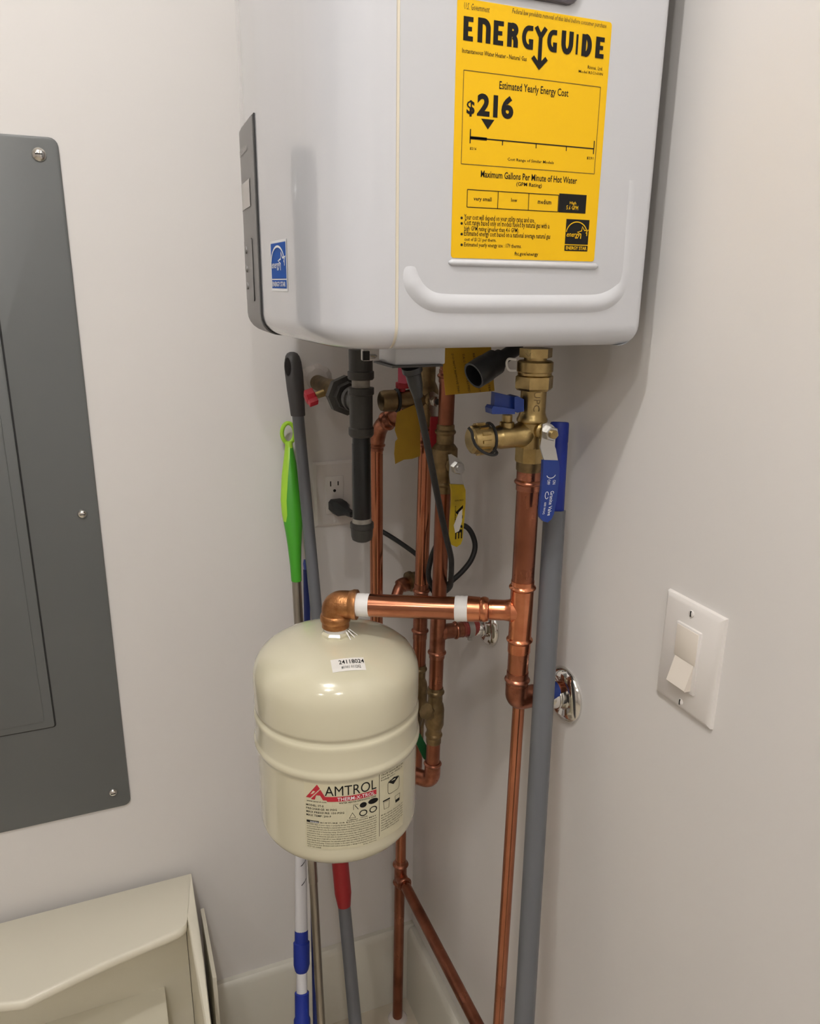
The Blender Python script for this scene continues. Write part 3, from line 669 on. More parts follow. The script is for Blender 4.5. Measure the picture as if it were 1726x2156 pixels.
# ------------------------------------------------------- return pipe with the yellow lever (second from the right)
rp0, rdn = line(938, 900, .932, 921, 1340, .932); ry = .932
def RS(mb, rows, n=28, ph=0): return stack(mb, rp0, rdn, rows, n, ph)
RP = lambda v: rp0+rdn*along(rp0, rdn, v)
rp = thing('copper_return_pipe', 'aged vertical copper pipe beside the yellow lever, ending in a low elbow', 'pipe', RP(1640))
mb = MB(); RS(mb, [(742, .0108), (900, .0108)]); obj('upper_tube', mb, COPPER2, rp)
mb = MB(); press_tube(mb, rp0, rdn, 778, 805, .0118, [791]); obj('press_coupling', mb, COPPERD, rp)
mb = MB(); RS(mb, [(1032, .0107), (1290, .0107)]); obj('middle_tube', mb, COPPER2, rp)
mb = MB(); press_tube(mb, rp0, rdn, 1262, 1384, .0116, [1276, 1373]); q0 = RP(1331)
ph_ = V((E, ry, q0.z-.012)); pdir = V((1, 0, -.06)).normalized()
mb.lathe(q0, pdir, [(.004, .0118), (.010, .0128), (.0125, .0116), (.026, .0114)]+bead(.029, .003, .0114, .0136)+[(.034, .0116), (.043, .0114)], 24); obj('tee', mb, COPPERD, rp)
mb = MB(); RS(mb, [(1382, .0106), (1452, .0106)]); obj('lower_tube', mb, COPPER2, rp)
mb = MB(); rows = [(along(rp0, rdn, 1446), .0112), (along(rp0, rdn, 1448), .0118)]+beadv(rp0, rdn, 1456, .0034, .0118, .0138)+[(along(rp0, rdn, 1464), .0112), (along(rp0, rdn, 1478), .0112), (along(rp0, rdn, 1482), .0130), (along(rp0, rdn, 1492), .0145), (along(rp0, rdn, 1524), .0145), (along(rp0, rdn, 1532), .0122), (along(rp0, rdn, 1534), .0114)]+beadv(rp0, rdn, 1546, .0036, .0116, .0134)+[(along(rp0, rdn, 1562), .0116), (along(rp0, rdn, 1563), .0108)]
mb.lathe(rp0, rdn, rows, 26); c_ = RP(1506); mb.lathe(c_, aty(884, 1491, ry-.01)-c_, [(0, .011), (.016, .0105), (.018, .0125), (.023, .0125), (.024, .008)], 8)
obj('check_valve', mb, BRASSD, rp)
mb = MB(); RS(mb, [(1558, .0107), (1606, .0107)]); obj('short_tube', mb, COPPER2, rp)
a = RP(1600); b = RP(1645); cdir = V((-.62, .78, 0)).normalized()
mb = MB(); mb.lathe(a, rdn, bead(.006, .003, .0118, .0142)+[(.014, .0124)], 24); mb.tube(fillet([RP(1606), b, b+cdir*.05], .024, 10), .0126, 22); obj('elbow', mb, COPPERD, rp)
obj('return_run', MB().lathe(b+cdir*.045, cdir, [(0, .0107), (.06, .0107)], 20), COPPER2, rp)
# red tube stub into the wall
px0 = q0+pdir*.040
px_ = thing('red_tube_stub', 'short red tube with steel clamp ring running into the right wall', 'tube', px0)
obj('tube', MB().lathe(px0, pdir, [(0, .0122), (.002, .0112), (E-px0.x+.01, .0108)], 20), PEX, px_)
obj('clamp_ring', MB().lathe(px0+pdir*.0075, pdir, [(0, .0115), (0, .0132), (.009, .0132), (.009, .0115)], 24), STEEL, px_)
obj('clamp_ear', MB().obox(px0+pdir*.0115+V((0, -.004, -.0138)), pdir, V((0, 1, 0)), V((0, 0, 1)), .003, .002, .003), STEEL, px_)
escutcheon('small chrome pipe cover around the red tube on the right wall', ry, (px0+pdir*((E-px0.x)/pdir.x)).z, .0300, 1)
# yellow ball valve
yv = thing('ball_valve', 'old brass ball valve with a worn yellow lever', 'valve', RP(1035))
mb = MB(); rows = [(along(rp0, rdn, 893), .0112), (along(rp0, rdn, 895), .0122)]+beadv(rp0, rdn, 909, .0036, .0124, .0146)+[(along(rp0, rdn, 916), .0122), (along(rp0, rdn, 933), .0120), (along(rp0, rdn, 938), .0150), (along(rp0, rdn, 944), .0178), (along(rp0, rdn, 962), .0180), (along(rp0, rdn, 975), .0168), (along(rp0, rdn, 990), .0150), (along(rp0, rdn, 1006), .0124), (along(rp0, rdn, 1010), .0120)]+beadv(rp0, rdn, 1018, .0034, .0120, .0136)+[(along(rp0, rdn, 1036), .0120), (along(rp0, rdn, 1037), .0110)]
mb.lathe(rp0, rdn, rows, 24); obj('valve_body', mb, BRASSD, yv)
yl = ry-.034
lv = obj('lever', MB().prism([aty(u, v, yl) for u, v in ((944, 957), (950, 956), (966, 966), (976, 978), (978, 990), (973, 1000), (974, 1010), (977, 1024), (949, 1024), (946, 1000), (947, 980))], (0, 1, 0), .002), STEEL, yv)
gp = [(949, 1020), (976, 1021), (980, 1032), (980, 1060), (977, 1100), (974, 1135), (970, 1146), (961, 1152), (952, 1148), (947, 1136), (948, 1100), (951, 1060), (951, 1034)]
grip = obj('grip', MB().prism([aty(u, v, yl-.002) for u, v in gp], (0, 1, 0), .0052, .001), YELV, lv)
tx = MB(); gy = yl-.0023; f_ = lambda a, b: V((a, gy, b))
def yq(u0, v0, u1, v1): a = aty(u0, v0, gy); b = aty(u1, v1, gy); return a.x, b.x, a.z, b.z
text(tx, 'ON NO', f_, *yq(957, 1056, 976, 1051), .01, 1)
p = aty(966, 1064, gy); q = aty(960, 1118, gy); text(tx, 'WE', lambda a, b: V((p.x+b, gy, -a)), -p.z, -q.z+.012, -.004, .006, .02, 2)
for k in range(4): text(tx, '400 PSI', lambda a, b, k=k: V((p.x-.006+b, gy, -a)), -p.z+.006*k, -p.z+.012+.006*k, 0, .002, .0, 1)
flat('lettering', tx, INK, grip)
obj('worn_sticker', MB().prism([aty(u, v, gy+.0001) for u, v in ((966, 1078), (973, 1072), (972, 1098), (966, 1118), (958, 1122), (955, 1106), (961, 1090))], (0, -1, 0), .0004), STK, grip)
nb = aty(963, 985, yl); obj('lever_nut', MB().lathe(nb, (0, -1, 0), [(0, .0085), (.0045, .0085), (.0055, .0075)], 6), STEEL, lv)
obj('stem_tip', MB().lathe(nb, (0, -1, 0), [(0, .004), (.0075, .004)], 12), STEEL, lv)
obj('valve_stem', MB().lathe((nb.x, ry-.004, nb.z), (0, -1, 0), [(0, .010), (.014, .010), (.016, .006), (.032, .006)], 14), BRASSD, yv)
# ------------------------------------------------------- hot pipe
hy = 1.0; hp0, hdn = line(899, 840, hy, 884, 1330, hy)
HP = lambda v: hp0+hdn*along(hp0, hdn, v)
AL = lambda v: along(hp0, hdn, v)
hw = thing('hot_water_pipe', 'vertical copper pipe running behind the black power cord', 'pipe', HP(1540))
mb = MB(); press_tube(mb, hp0, hdn, 893, 940, .0112, [905, 931]); obj('press_coupling', mb, COPPERD, hw)
mb = MB(); stack(mb, hp0, hdn, [(936, .0104), (1234, .0104)]); obj('upper_tube', mb, COPPER, hw)
mb = MB(); press_tube(mb, hp0, hdn, 1228, 1344, .0112, [1243, 1327]); obj('repair_coupling', mb, COPPERD, hw)
mb = MB(); stack(mb, hp0, hdn, [(1340, .0104), (1402, .0104)]); obj('lower_tube', mb, COPPER2, hw)
mb = MB(); rows = [(AL(1398), .0110)]+beadv(hp0, hdn, 1408, .0034, .0114, .0134)+[(AL(1416), .0110), (AL(1428), .0108), (AL(1436), .0135), (AL(1446), .0150), (AL(1490), .0152), (AL(1510), .0140), (AL(1526), .0112), (AL(1560), .0112)]; mb.lathe(hp0, hdn, rows, 24); obj('brass_valve', mb, BRASSD, hw)
mb = MB(); stack(mb, hp0, hdn, [(1556, .0104), (1636, .0104)]); obj('valve_tail', mb, COPPER2, hw)
a = aty(874, 1500, .962); obj('lever_stem', MB().lathe(HP(1500)+V((0, -.010, 0)), V((a.x-HP(1500).x, -.03, 0)), [(0, .007), (.03, .007)], 12), BRASSD, hw)
mb = MB(); mb.prism([aty(u, v, .958) for u, v in ((866, 1495), (880, 1492), (887, 1545), (880, 1552))], (0, 1, 0), .002); obj('lever', mb, STEEL, hw)
mb = MB(); mb.prism([aty(u, v, .955) for u, v in ((876, 1538), (884, 1544), (899, 1572), (908, 1588), (906, 1601), (899, 1604), (892, 1598), (876, 1565))], (0, 1, 0), .006, .001); obj('green_grip', mb, GREENV, hw)
# grey-brown flanged fitting behind the hot pipe
c_ = aty(866, 1228, 1.07); vf = thing('wall_fitting', 'mottled brown copper fitting half hidden behind the hot pipe', 'fitting', c_)
obj('body', MB().tube(fillet([aty(834, 1256, 1.06), aty(842, 1232, 1.065), aty(880, 1226, 1.08)], .02, 8), [.009]*5+[.012]*6, 18), COPPERD, vf)
obj('flange', MB().lathe(aty(858, 1226, 1.065), V((1, .2, .1)), [(0, .010), (.002, .0165), (.008, .017), (.011, .014), (.02, .013)], 20), BRASSD, vf)
# ------------------------------------------------------- hot valve with drain cap and red lever
hv = thing('hot_service_valve', 'brass hot water valve with red lever behind the power cord', 'valve', HP(880))
mb = MB(); rows = [(AL(740), .0112), (AL(803), .0112), (AL(812), .0140), (AL(822), .0165), (AL(862), .0165), (AL(874), .0142), (AL(882), .0118), (AL(896), .0118)]; mb.lathe(hp0, hdn, rows, 22); obj('valve_body', mb, BRASSD, hv)
hc = HP(840); dd = V((-1, 0, 0)); fx2 = lambda u: hc.x-aty(u, 842, hy).x
mb = MB(); mb.lathe(hc, dd, [(0, .0145), (fx2(862), .0150), (fx2(850), .0135), (fx2(834), .0110), (fx2(826), .0110)], 20); obj('side_port', mb, BRASSD, hv)
mb = MB(); mb.lathe(hc, dd, [(fx2(832), .0120), (fx2(830), .0152), (fx2(808), .0150), (fx2(802), .0138), (fx2(799), .010)], 20); dc = obj('drain_cap', mb, BRASSD, hv)
mb = MB(); q = hc+dd*fx2(835); mb.tube([q+V((0, math.cos(2*math.pi*k/18), math.sin(2*math.pi*k/18)))*.0150 for k in range(19)], .0022, 8, False); obj('cap_strap', mb, BLACK, dc)
q = hc+dd*fx2(846)+V((0, 0, .012)); mb = MB(); mb.lathe(q, (0, 0, 1), [(0, .005), (.006, .005)], 12); mb.obox(q+V((.004, 0, .009)), V((1, 0, 0)), V((0, 1, 0)), V((0, 0, 1)), .012, .006, .0045, .0015); obj('drain_handle', mb, REDV, hv)
h_y = hy-.036
lv = obj('lever', MB().prism([aty(u, v, h_y) for u, v in ((904, 826), (912, 824), (926, 834), (928, 850), (926, 866), (928, 880), (908, 882), (904, 860))], (0, 1, 0), .002), STEEL, hv)
obj('grip', MB().prism([aty(u, v, h_y-.002) for u, v in ((908, 878), (928, 878), (926, 910), (921, 940), (914, 950), (907, 944), (906, 910))], (0, 1, 0), .005, .001), REDV, lv)
nb = aty(917, 845, h_y); obj('lever_nut', MB().lathe(nb, (0, -1, 0), [(0, .0075), (.0045, .0075), (.005, .0065)], 6), STEEL, lv)
obj('stem_tip', MB().lathe(nb, (0, -1, 0), [(0, .0042), (.0075, .0042)], 12), IRON, lv)
obj('valve_stem', MB().lathe((nb.x, hy-.008, nb.z), (0, -1, 0), [(0, .009), (.012, .009), (.014, .006), (.03, .006)], 14), BRASSD, hv)
# ------------------------------------------------------- relief discharge pipe, to the floor in the corner
dp = thing('relief_discharge_pipe', 'copper discharge pipe from the slanted elbow down to the floor corner', 'pipe', (.4583, 1.1637, -H))
d1 = aty(792, 1000, 1.08); dA = aty(858, 858, 1.01); z1 = aty(790, 936, 1.08).z
bend = aty(800, 896, 1.07)
mb = MB(); mb.tube(fillet([dA, bend, V((d1.x, d1.y, z1))], .035, 10), .0118, 22)
dv = (bend-dA).normalized(); ld = (bend-dA).length
mb.lathe(dA, dv, bead(ld*.52, .0036, .0118, .0152)+bead(ld*.74, .0036, .0118, .0150), 22)
mb.lathe((d1.x, d1.y, z1+.003), DN, bead(0.004, .0034, .0116, .0142)+[(.012, .0116), (.012, .0100)], 22); obj('slanted_elbow', mb, COPPERD, dp)
zj = aty(795, 1660, 1.08).z; b2 = V((.462, 1.164, zj-.10))
mb = MB(); mb.tube(fillet([V((d1.x, d1.y, z1)), V((d1.x, d1.y, zj)), V((.462, 1.164, zj-.05)), V((.462, 1.164, -1.125))], .03, 8), .0105, 20); obj('riser', mb, COPPER, dp)
f0 = V((.462, 1.164, 0)); fz = V((-.0037, 0, 1)).normalized()
mb = MB(); mb.lathe((.462, 1.164, -1.095), DN, [(0, .0108)]+bead(.012, .0045, .0122, .0160)+[(.020, .0124), (.045, .0126)]+bead(.056, .004, .0126, .0152)+[(.062, .0124), (.062, .0100)], 22)
mb.lathe((.462, 1.164, -1.1367), (0, -1, 0), [(.002, .0122), (.018, .0122)]+bead(.022, .004, .0122, .0148)+[(.028, .0122), (.028, .0100)], 22); obj('tee', mb, COPPERD, dp)
obj('floor_riser', MB().lathe((.4605, 1.164, -1.15), V((-.0025, 0, -.355)), [(0, .0105), (.357, .0105)], 20), COPPER2, dp)
obj('wall_run', MB().tube(fillet([V((.462, 1.14, -1.1367)), V((.461, .79, -1.1367)), V((.461, .79, -H))], .025, 8), .0103, 20), COPPER2, dp)
obj('floor_collar', MB().lathe((.4583, 1.1637, -H), (0, 0, 1), [(0, .021), (.004, .018), (.006, .0125)], 24), PLAST, dp)
# thin copper line below the cold elbow
a, d_ = line(1087, 1560, .752, 1050, 2139, .735)
tpn = thing('thin_copper_line', 'slim straight copper line dropping to the floor beside the grey pole', 'pipe', a+d_*((-H-a.z)/d_.z))
t1 = along(a, d_, 1395); t2 = (-H-a.z)/d_.z
obj('tube', MB().lathe(a, d_, [(t1, .0079), (t2, .0079)], 18), COPPER, tpn)
obj('floor_collar', MB().lathe(a+d_*t2, (0, 0, 1), [(0, .016), (.003, .014), (.005, .009)], 20), COPPERD, tpn)

# ================================================================== gas line
gx, gy_, gz = .3267, .985, -.152
g0 = V((gx, gy_, 0)); gs = lambda v: along(g0, DN, v)
gp_ = thing('gas_drip_leg', 'black iron gas tee with glossy drip leg and end cap', 'pipe', (gx, gy_, -gs(1138)))
mb = MB(); mb.lathe(g0, DN, [(gs(736), .0162), (gs(780), .0162), (gs(782), .0180), (gs(796), .0180), (gs(799), .0165), (gs(800), .012)], 24); obj('coupling', mb, IRON, gp_)
mb = MB(); mb.lathe(g0, DN, [(gs(798), .0124), (gs(820), .0124)], 22); obj('nipple', mb, THREAD, gp_)
mb = MB(); mb.lathe(g0, DN, [(gs(815), .012), (gs(816), .0180), (gs(829), .0180), (gs(832), .0160), (gs(898), .0160), (gs(901), .0176), (gs(914), .0174), (gs(919), .0150), (gs(920), .012)], 26)
mb.lathe((gx, gy_, gz), (0, 1, 0), [(.004, .0158), (.022, .0158), (.0225, .0180), (.034, .0180), (.0345, .012)], 26); obj('tee', mb, IRON, gp_)
mb = MB(); mb.lathe(g0, DN, [(gs(918), .0126), (gs(932), .0126), (gs(934), .0132), (gs(1092), .0132), (gs(1100), .0126)], 26); obj('drip_leg', mb, IRONG, gp_)
mb = MB(); mb.lathe(g0, DN, [(gs(1090), .0134), (gs(1096), .0140), (gs(1101), .0138)], 24); obj('thread_dope', mb, THREAD, gp_)
mb = MB(); mb.lathe(g0, DN, [(gs(1099), .0135), (gs(1100), .0168), (gs(1110), .0172), (gs(1112), .0160), (gs(1128), .0154), (gs(1135), .0140), (gs(1139), .009), (gs(1140), .001)], 26); obj('end_cap', mb, IRON, gp_)
obj('side_nipple', MB().lathe((gx, gy_+.03, gz), (0, 1, 0), [(0, .0128), (.03, .0128)], 20), IRONG, gp_)
mb = MB(); mb.lathe((gx, gy_+.052, gz), (0, 1, 0), [(0, .013), (0, .0195), (.008, .0215), (.010, .0285), (.024, .0285), (.027, .024), (.028, .014)], 8); obj('union', mb, IRON, gp_)
gv = thing('gas_shutoff_valve', 'brass gas shut-off with small red knob at the left wall', 'valve', (gx, D-.03, gz))
mb = MB(); mb.lathe((gx, gy_+.078, gz), (0, 1, 0), [(0, .013), (.002, .0165), (.024, .0165), (.026, .0135)], 6); obj('hex_end', mb, BRASS, gv)
mb = MB(); mb.lathe((gx, gy_+.102, gz), (0, 1, 0), [(0, .0135), (.03, .0155), (.055, .0140), (.075, .0125), (D-gy_-.104, .0125)], 22); obj('valve_body', mb, BRASSD, gv)
kc = aty(656, 836, gy_+.135); kd = V((kc.x-gx, 0, kc.z-gz)).normalized(); kl = math.hypot(kc.x-gx, kc.z-gz)
obj('stem', MB().lathe((gx, gy_+.135, gz), kd, [(.008, .006), (kl, .005)], 12), BRASS, gv)
mb = MB(); mb.lathe((gx, gy_+.135, gz), kd, [(kl-.006, .008), (kl-.004, .010), (kl+.008, .010), (kl+.010, .007)], 8)
for q in (-1, 1): mb.obox(V((gx, gy_+.135, gz))+kd*(kl+.001)+V((0, .010*q, .004*q)), kd, V((0, 1, .4)).normalized(), V((0, -.4, 1)).normalized(), .007, .009, .004, .0015)
obj('knob', mb, REDK, gv)
mb = MB(); rr = random.Random(5); n = 18
mb.rings([[V((gx+r*math.cos(2*math.pi*k/n)*(1+.25*rr.random()), y, gz+.003+r*math.sin(2*math.pi*k/n)*(1+.25*rr.random()))) for k in range(n)] for y, r in ((D, .024), (D-.006, .021), (D-.011, .0165), (D-.012, .012))])
obj('plaster_ring', mb, PLAST, gv, 20)

# ================================================================== outlet, plug and power cord
def plate(mb, c, ax, nrm, w, h, th, bev=.004):
    ax, nrm = V(ax), V(nrm); z = V((0, 0, 1)); pts = [c+ax*(w/2)*a+z*(h/2)*b for a, b in ((-1, -1), (1, -1), (1, 1), (-1, 1))]
    i_ = [c+ax*(w/2-bev)*a+z*(h/2-bev)*b+nrm*th for a, b in ((-1, -1), (1, -1), (1, 1), (-1, 1))]
    m_ = [c+ax*(w/2-bev*.15)*a+z*(h/2-bev*.15)*b+nrm*th*.55 for a, b in ((-1, -1), (1, -1), (1, 1), (-1, 1))]
    return mb.rings([pts, m_, i_])
oc_ = V((.3533, D, -.3435)); ot = thing('wall_outlet', 'white outlet with a black plug in its lower socket', 'outlet', oc_)
obj('cover_plate', plate(MB(), oc_, (1, 0, 0), (0, -1, 0), .072, .1155, .006, .005), PLATE, ot)
fc = oc_+V((0, -.0055, -.0015)); rcp = obj('receptacle', MB().box(fc+V((-.0165, -.0022, -.0335)), fc+V((.0165, .002, .0335)), .0012), PLATE, ot)
mb = MB()
for s in (1, -1):
    c_ = fc+V((0, -.0023, .0165*s))
    for dx, hh in ((-.0068, .0045), (.0064, .0036)): mb.box(c_+V((dx-.0010, -.0002, .004-hh)), c_+V((dx+.0010, .0006, .004+hh)))
    mb.lathe(c_+V((0, .0006, -.0085)), (0, -1, 0), [(0, .0026), (.0008, .0026)], 12)
obj('socket_slots', mb, SLOT, rcp)
for z in (.0475, -.0485): obj('screw', MB().lathe(oc_+V((0, -.0058, z)), (0, -1, 0), [(0, .0030), (.0008, .0028), (.0012, .0018)], 14), PLATE, ot)
co = thing('power_cord', 'black power cord looping from the outlet up to the heater', 'cord', oc_+V((0, -.03, -.02)))
pl = fc+V((.001, -.0024, -.0180)); pd_ = V((.35, -.9, -.12)).normalized(); px1 = V((.9, .35, 0)).normalized(); pz1_ = px1.cross(pd_)
mb = MB(); rs = []
for t, hw_, hh_ in ((0, .0125, .0115), (.004, .0135, .0125), (.016, .0130, .0120), (.024, .0085, .0080), (.030, .0062, .0062), (.044, .0048, .0048)):
    rs.append([pl+V((0, -1, 0))*min(t, .01)*.6+pd_*max(0, t-.0)+V((1, 0, 0))*hw_*a+V((0, 0, 1))*hh_*b for a, b in ((-.6, -1), (.6, -1), (1, -.5), (1, .55), (.65, 1), (-.65, 1), (-1, .55), (-1, -.5))])
mb.rings(rs); obj('plug', mb, BLKP, co)
pe_ = pl+pd_*.042+V((0, -.006, 0))
cordp = [aty(871, 815, .722), aty(881, 850, .735), aty(893, 905, .76), aty(908, 980, .80), aty(924, 1060, .84), aty(939, 1130, .872), aty(949, 1172, .888), aty(950, 1196, .896), aty(949, 1216, .908), aty(946, 1237, .945), aty(925, 1248, .972), aty(904, 1222, .975), aty(904, 1190, .97), aty(918, 1150, .965), aty(945, 1117, .97), aty(972, 1106, .97), aty(990, 1118, .965), aty(1000, 1148, .96), aty(992, 1178, .955), aty(972, 1204, .955), aty(946, 1228, .96), aty(924, 1252, .98), aty(909, 1240, 1.0), aty(898, 1205, 1.04), aty(884, 1175, 1.09), aty(850, 1148, 1.12), aty(806, 1120, 1.145), aty(762, 1098, 1.16), pe_+pd_*.012, pe_]
obj('cable', MB().tube(smooth_path(cordp, 7), .0040, 12), BLACK, co)

# ================================================================== paper tags
tgA = thing('paper_tag', 'yellow printed tag hanging behind the black drain nozzle', 'tag', aty(985, 830, .80))
ty_ = .80; mb = MB(); q = [aty(u, v, ty_) for u, v in ((927, 722), (938, 832), (1000, 827), (1041, 823), (1033, 722))]
mb.prism(q, (0, 1, 0), .0006); obj('sheet', mb, PAPY, tgA)
tx = MB(); o_ = aty(950, 745, ty_-.0006)
for k in range(4):
    text(tx, ('DO NOT REMOVE THIS', 'TAG UNTIL TESTED', 'READ MANUAL FIRST', 'TURN OFF WATER')[k], lambda a, b, k=k: V((o_.x+.0135*k+b+a*.22, ty_-.0007, o_.z-a)), 0, .045, 0, .0026, .0, 1)
flat('lettering', tx, INKS, tgA)
tgB = tag(obj('paper_tag', MB().prism([aty(u, v, .985) for u, v in ((836, 868), (872, 852), (884, 880), (885, 960), (868, 966), (850, 968), (832, 977), (830, 955), (832, 930), (837, 924), (831, 905))], (0, 1, 0), .0006), PAPY2), 'torn yellow paper tag below the drain cap', 'tag')
tgC = tag(obj('paper_tag', MB().prism([aty(u, v, .945) for u, v in ((838, 774), (866, 774), (866, 806), (852, 808), (838, 806))], (0, 1, 0), .0006), PINK), 'small pink tag just under the white junction box', 'tag')

# ================================================================== electrical panel
PX1, PZ0, PZ1, PX0 = -.0225, -.868, .186, -.41
ep = thing('electrical_panel', 'dark grey electrical panel cover on the left wall', 'panel', ((PX0+PX1)/2, D, PZ0))
def wrect(y): return [V((x, y, z)) for x, z in rrect(PX0, PX1, PZ0, PZ1, .011, 4)]
obj('cover', MB().prism(wrect(D), (0, -1, 0), .0045, .0012), PANEL, ep)
dx1 = aty(116, 1525, D).x; dzb = aty(116, 1525, D).z; dzt = .05
dr = obj('door', MB().prism([V((x, D-.0040, z)) for x, z in rrect(PX0+.06, dx1, dzb, dzt, .004, 3)], (0, -1, 0), .0034, .0012), PANEL, ep)
obj('door_recess', MB().prism([V((x, D-.0044, z)) for x, z in rrect(PX0+.057, dx1+.0022, dzb-.0022, dzt+.002, .005, 3)], (0, -1, 0), .0004), BLACK, ep)
obj('door_panel', MB().prism([V((x, D-.0072, z)) for x, z in rrect(PX0+.075, dx1-.014, dzb+.012, dzt-.014, .004, 3)], (0, -1, 0), .0012, .0008), PANEL, dr)
for u, v, r in ((82, 325, .0092), (173, 1082, .0072), (238, 1668, .0072)):
    p = aty(u, v, D-.0045); s_ = obj('screw', MB().lathe((p.x, D-.0045, p.z), (0, -1, 0), [(0, r), (.001, r), (.0035, r*.8), (.005, r*.45), (.0053, r*.1)], 20), CHROME, ep)
    obj('screw_slot', MB().box((p.x-r*.5, D-.0101, p.z-.0007), (p.x+r*.5, D-.0092, p.z+.0007)), SLOT, s_)

# ================================================================== light switch on the right wall
a = atx(1411, 1240, E); b = atx(1384, 1451, E); c_ = atx(1535, 1297, E)
sw_c = V((E, (a.y+c_.y)/2, (a.z+b.z)/2)); sw_w = a.y-c_.y; sw_h = .1155
sw = thing('light_switch', 'white rocker light switch on the right wall', 'switch', sw_c)
obj('cover_plate', plate(MB(), sw_c, (0, 1, 0), (-1, 0, 0), sw_w, sw_h, .0062, .0055), PLATE, sw)
fr = sw_c+V((-.006, 0, .0005)); obj('rocker_frame', MB().box(fr+V((-.0024, -.0168, -.0335)), fr+V((.001, .0168, .0335)), .0012), PLATE, sw)
rk = MB(); pts = [(.001, -.002), (0, -.002), (-.0078, -.0282), (-.0068, -.0296), (.001, -.0296)]
rk.rings([[fr+V((-.0024+x, s, z)) for x, z in pts] for s in (-.0128, .0128)]); obj('rocker', rk, PLATE2, sw, 20)
obj('rocker_face', MB().box(fr+V((-.0030, -.0146, -.0020)), fr+V((-.0015, .0146, .0312)), .0004), PLATE2, sw)
for z in (.0475, -.0480):
    s_ = obj('screw', MB().lathe(sw_c+V((-.006, 0, z)), (-1, 0, 0), [(0, .0034), (.0008, .0033), (.0016, .002), (.0017, .0005)], 16), PLATE, sw)
    obj('screw_slot', MB().box(sw_c+V((-.0080, -.0006, z-.0028)), sw_c+V((-.0072, .0006, z+.0028))), SLOT, s_)

# ================================================================== poles leaning in the corner
def pole(u0, v0, y0, u1, v1, y1): a, d = line(u0, v0, y0, u1, v1, y1); return a, d, (-H-a.z)/d.z
def pr_px(a, d, rows): return [(along(a, d, v), rpx(a+d*along(a, d, v), hw)) for v, hw in rows]
# grey-handled mop
a, d_, te = pole(615, 745, 1.196, 748, 2156, .93)
mp = thing('mop', 'grey mop pole with charcoal grip and red lower collar', 'mop', a+d_*te)
AT = lambda v: a+d_*along(a, d_, v)
mb = MB(); ax = V((1, 0, 0)); ay = V((0, 1, 0)); rs = []
for v, hw, off in ((741, 5, 0), (744, 11, 0), (750, 15, 0), (762, 18, 0), (785, 19.5, 0), (820, 18.5, 0), (850, 16.5, 0), (872, 15.5, 0), (875, 15, 0)):
    p = AT(v); r = rpx(p, hw); rs.append([p+ax*r*math.cos(2*math.pi*k/20)+ay*min(r, .0105)*math.sin(2*math.pi*k/20) for k in range(20)])
mb.rings(rs); gr = obj('grip', mb, GRIPD, mp)
p = aty(606, 772, AT(772).y-.0125); sq = MB(); sq.rings([[p+V((.0045*math.cos(2*math.pi*k/16), y, .014*math.sin(2*math.pi*k/16))) for k in range(16)] for y in (0, .006)]); obj('hang_hole', sq, SLOT, gr)
obj('pole', MB().lathe(a, d_, pr_px(a, d_, [(870, 12.5), (1080, 12.5), (1300, 12.6), (1820, 13.2), (1910, 13.2), (2156, 13.6)])+[(te, .0112)], 20), POLEG, mp)
obj('red_collar', MB().lathe(a, d_, pr_px(a, d_, [(1640, 13.5), (1642, 17), (1800, 17.5), (1880, 17.5), (1907, 13.6)]), 20), REDC, mp)
# green-handled tool
a, d_, te = pole(609, 950, 1.192, 676, 2156, .955)
gm = thing('broom', 'aluminium broom pole with green teardrop grip and lime hanging loop', 'broom', a+d_*te)
AT = lambda v: a+d_*along(a, d_, v)
rows = [(938, 8), (960, 11), (1000, 18), (1050, 23), (1090, 21.5), (1120, 17.5), (1150, 14.5), (1190, 11.8), (1222, 11), (1223, 10)]
mb = MB(); rs = []
for v, hw in rows:
    p = AT(v); r = rpx(p, hw); rs.append([p+ax*r*math.cos(2*math.pi*k/24)+ay*min(r, .0125)*math.sin(2*math.pi*k/24) for k in range(24)])
mb.rings(rs); gr = obj('grip', mb, GREEN, gm)
mb = MB(); rs = []
for v, hw, e0 in ((934, 7.5, 20), (960, 11.6, 50), (1000, 18.6, 80), (1050, 23.6, 95), (1080, 22.6, 100), (1095, 20.5, 130)):
    p = AT(v); r = rpx(p, hw); e_ = [math.radians(180+ (90 - e0*.0) - 0)] ; row = []
    for k in range(9):
        q = math.radians(175+(110-e0*.55)*k/8); row.append(p+ax*r*1.02*math.cos(q)+ay*min(r*1.02, .0129)*math.sin(q))
    rs.append(row)
mb.rings(rs, False, False, False); obj('lime_inlay', mb, LIME, gr)
lp = AT(912); loop = [lp+V((.0105*math.cos(2*math.pi*k/22), 0, .0165*math.sin(2*math.pi*k/22))) for k in range(23)]
obj('hanging_loop', MB().tube(loop, .0034, 10, False), LIME, gr)
obj('loop_neck', MB().lathe(a, d_, pr_px(a, d_, [(930, 8), (944, 8.5)]), 16), LIME, gr)
obj('pole', MB().lathe(a, d_, pr_px(a, d_, [(1220, 10), (1857, 9.8), (1858, 9.0)]), 18), SILV, gm)
obj('lower_pole', MB().lathe(a, d_, pr_px(a, d_, [(1855, 8.8), (2156, 8.8)])+[(te, .0075)], 18), SILV, gm)
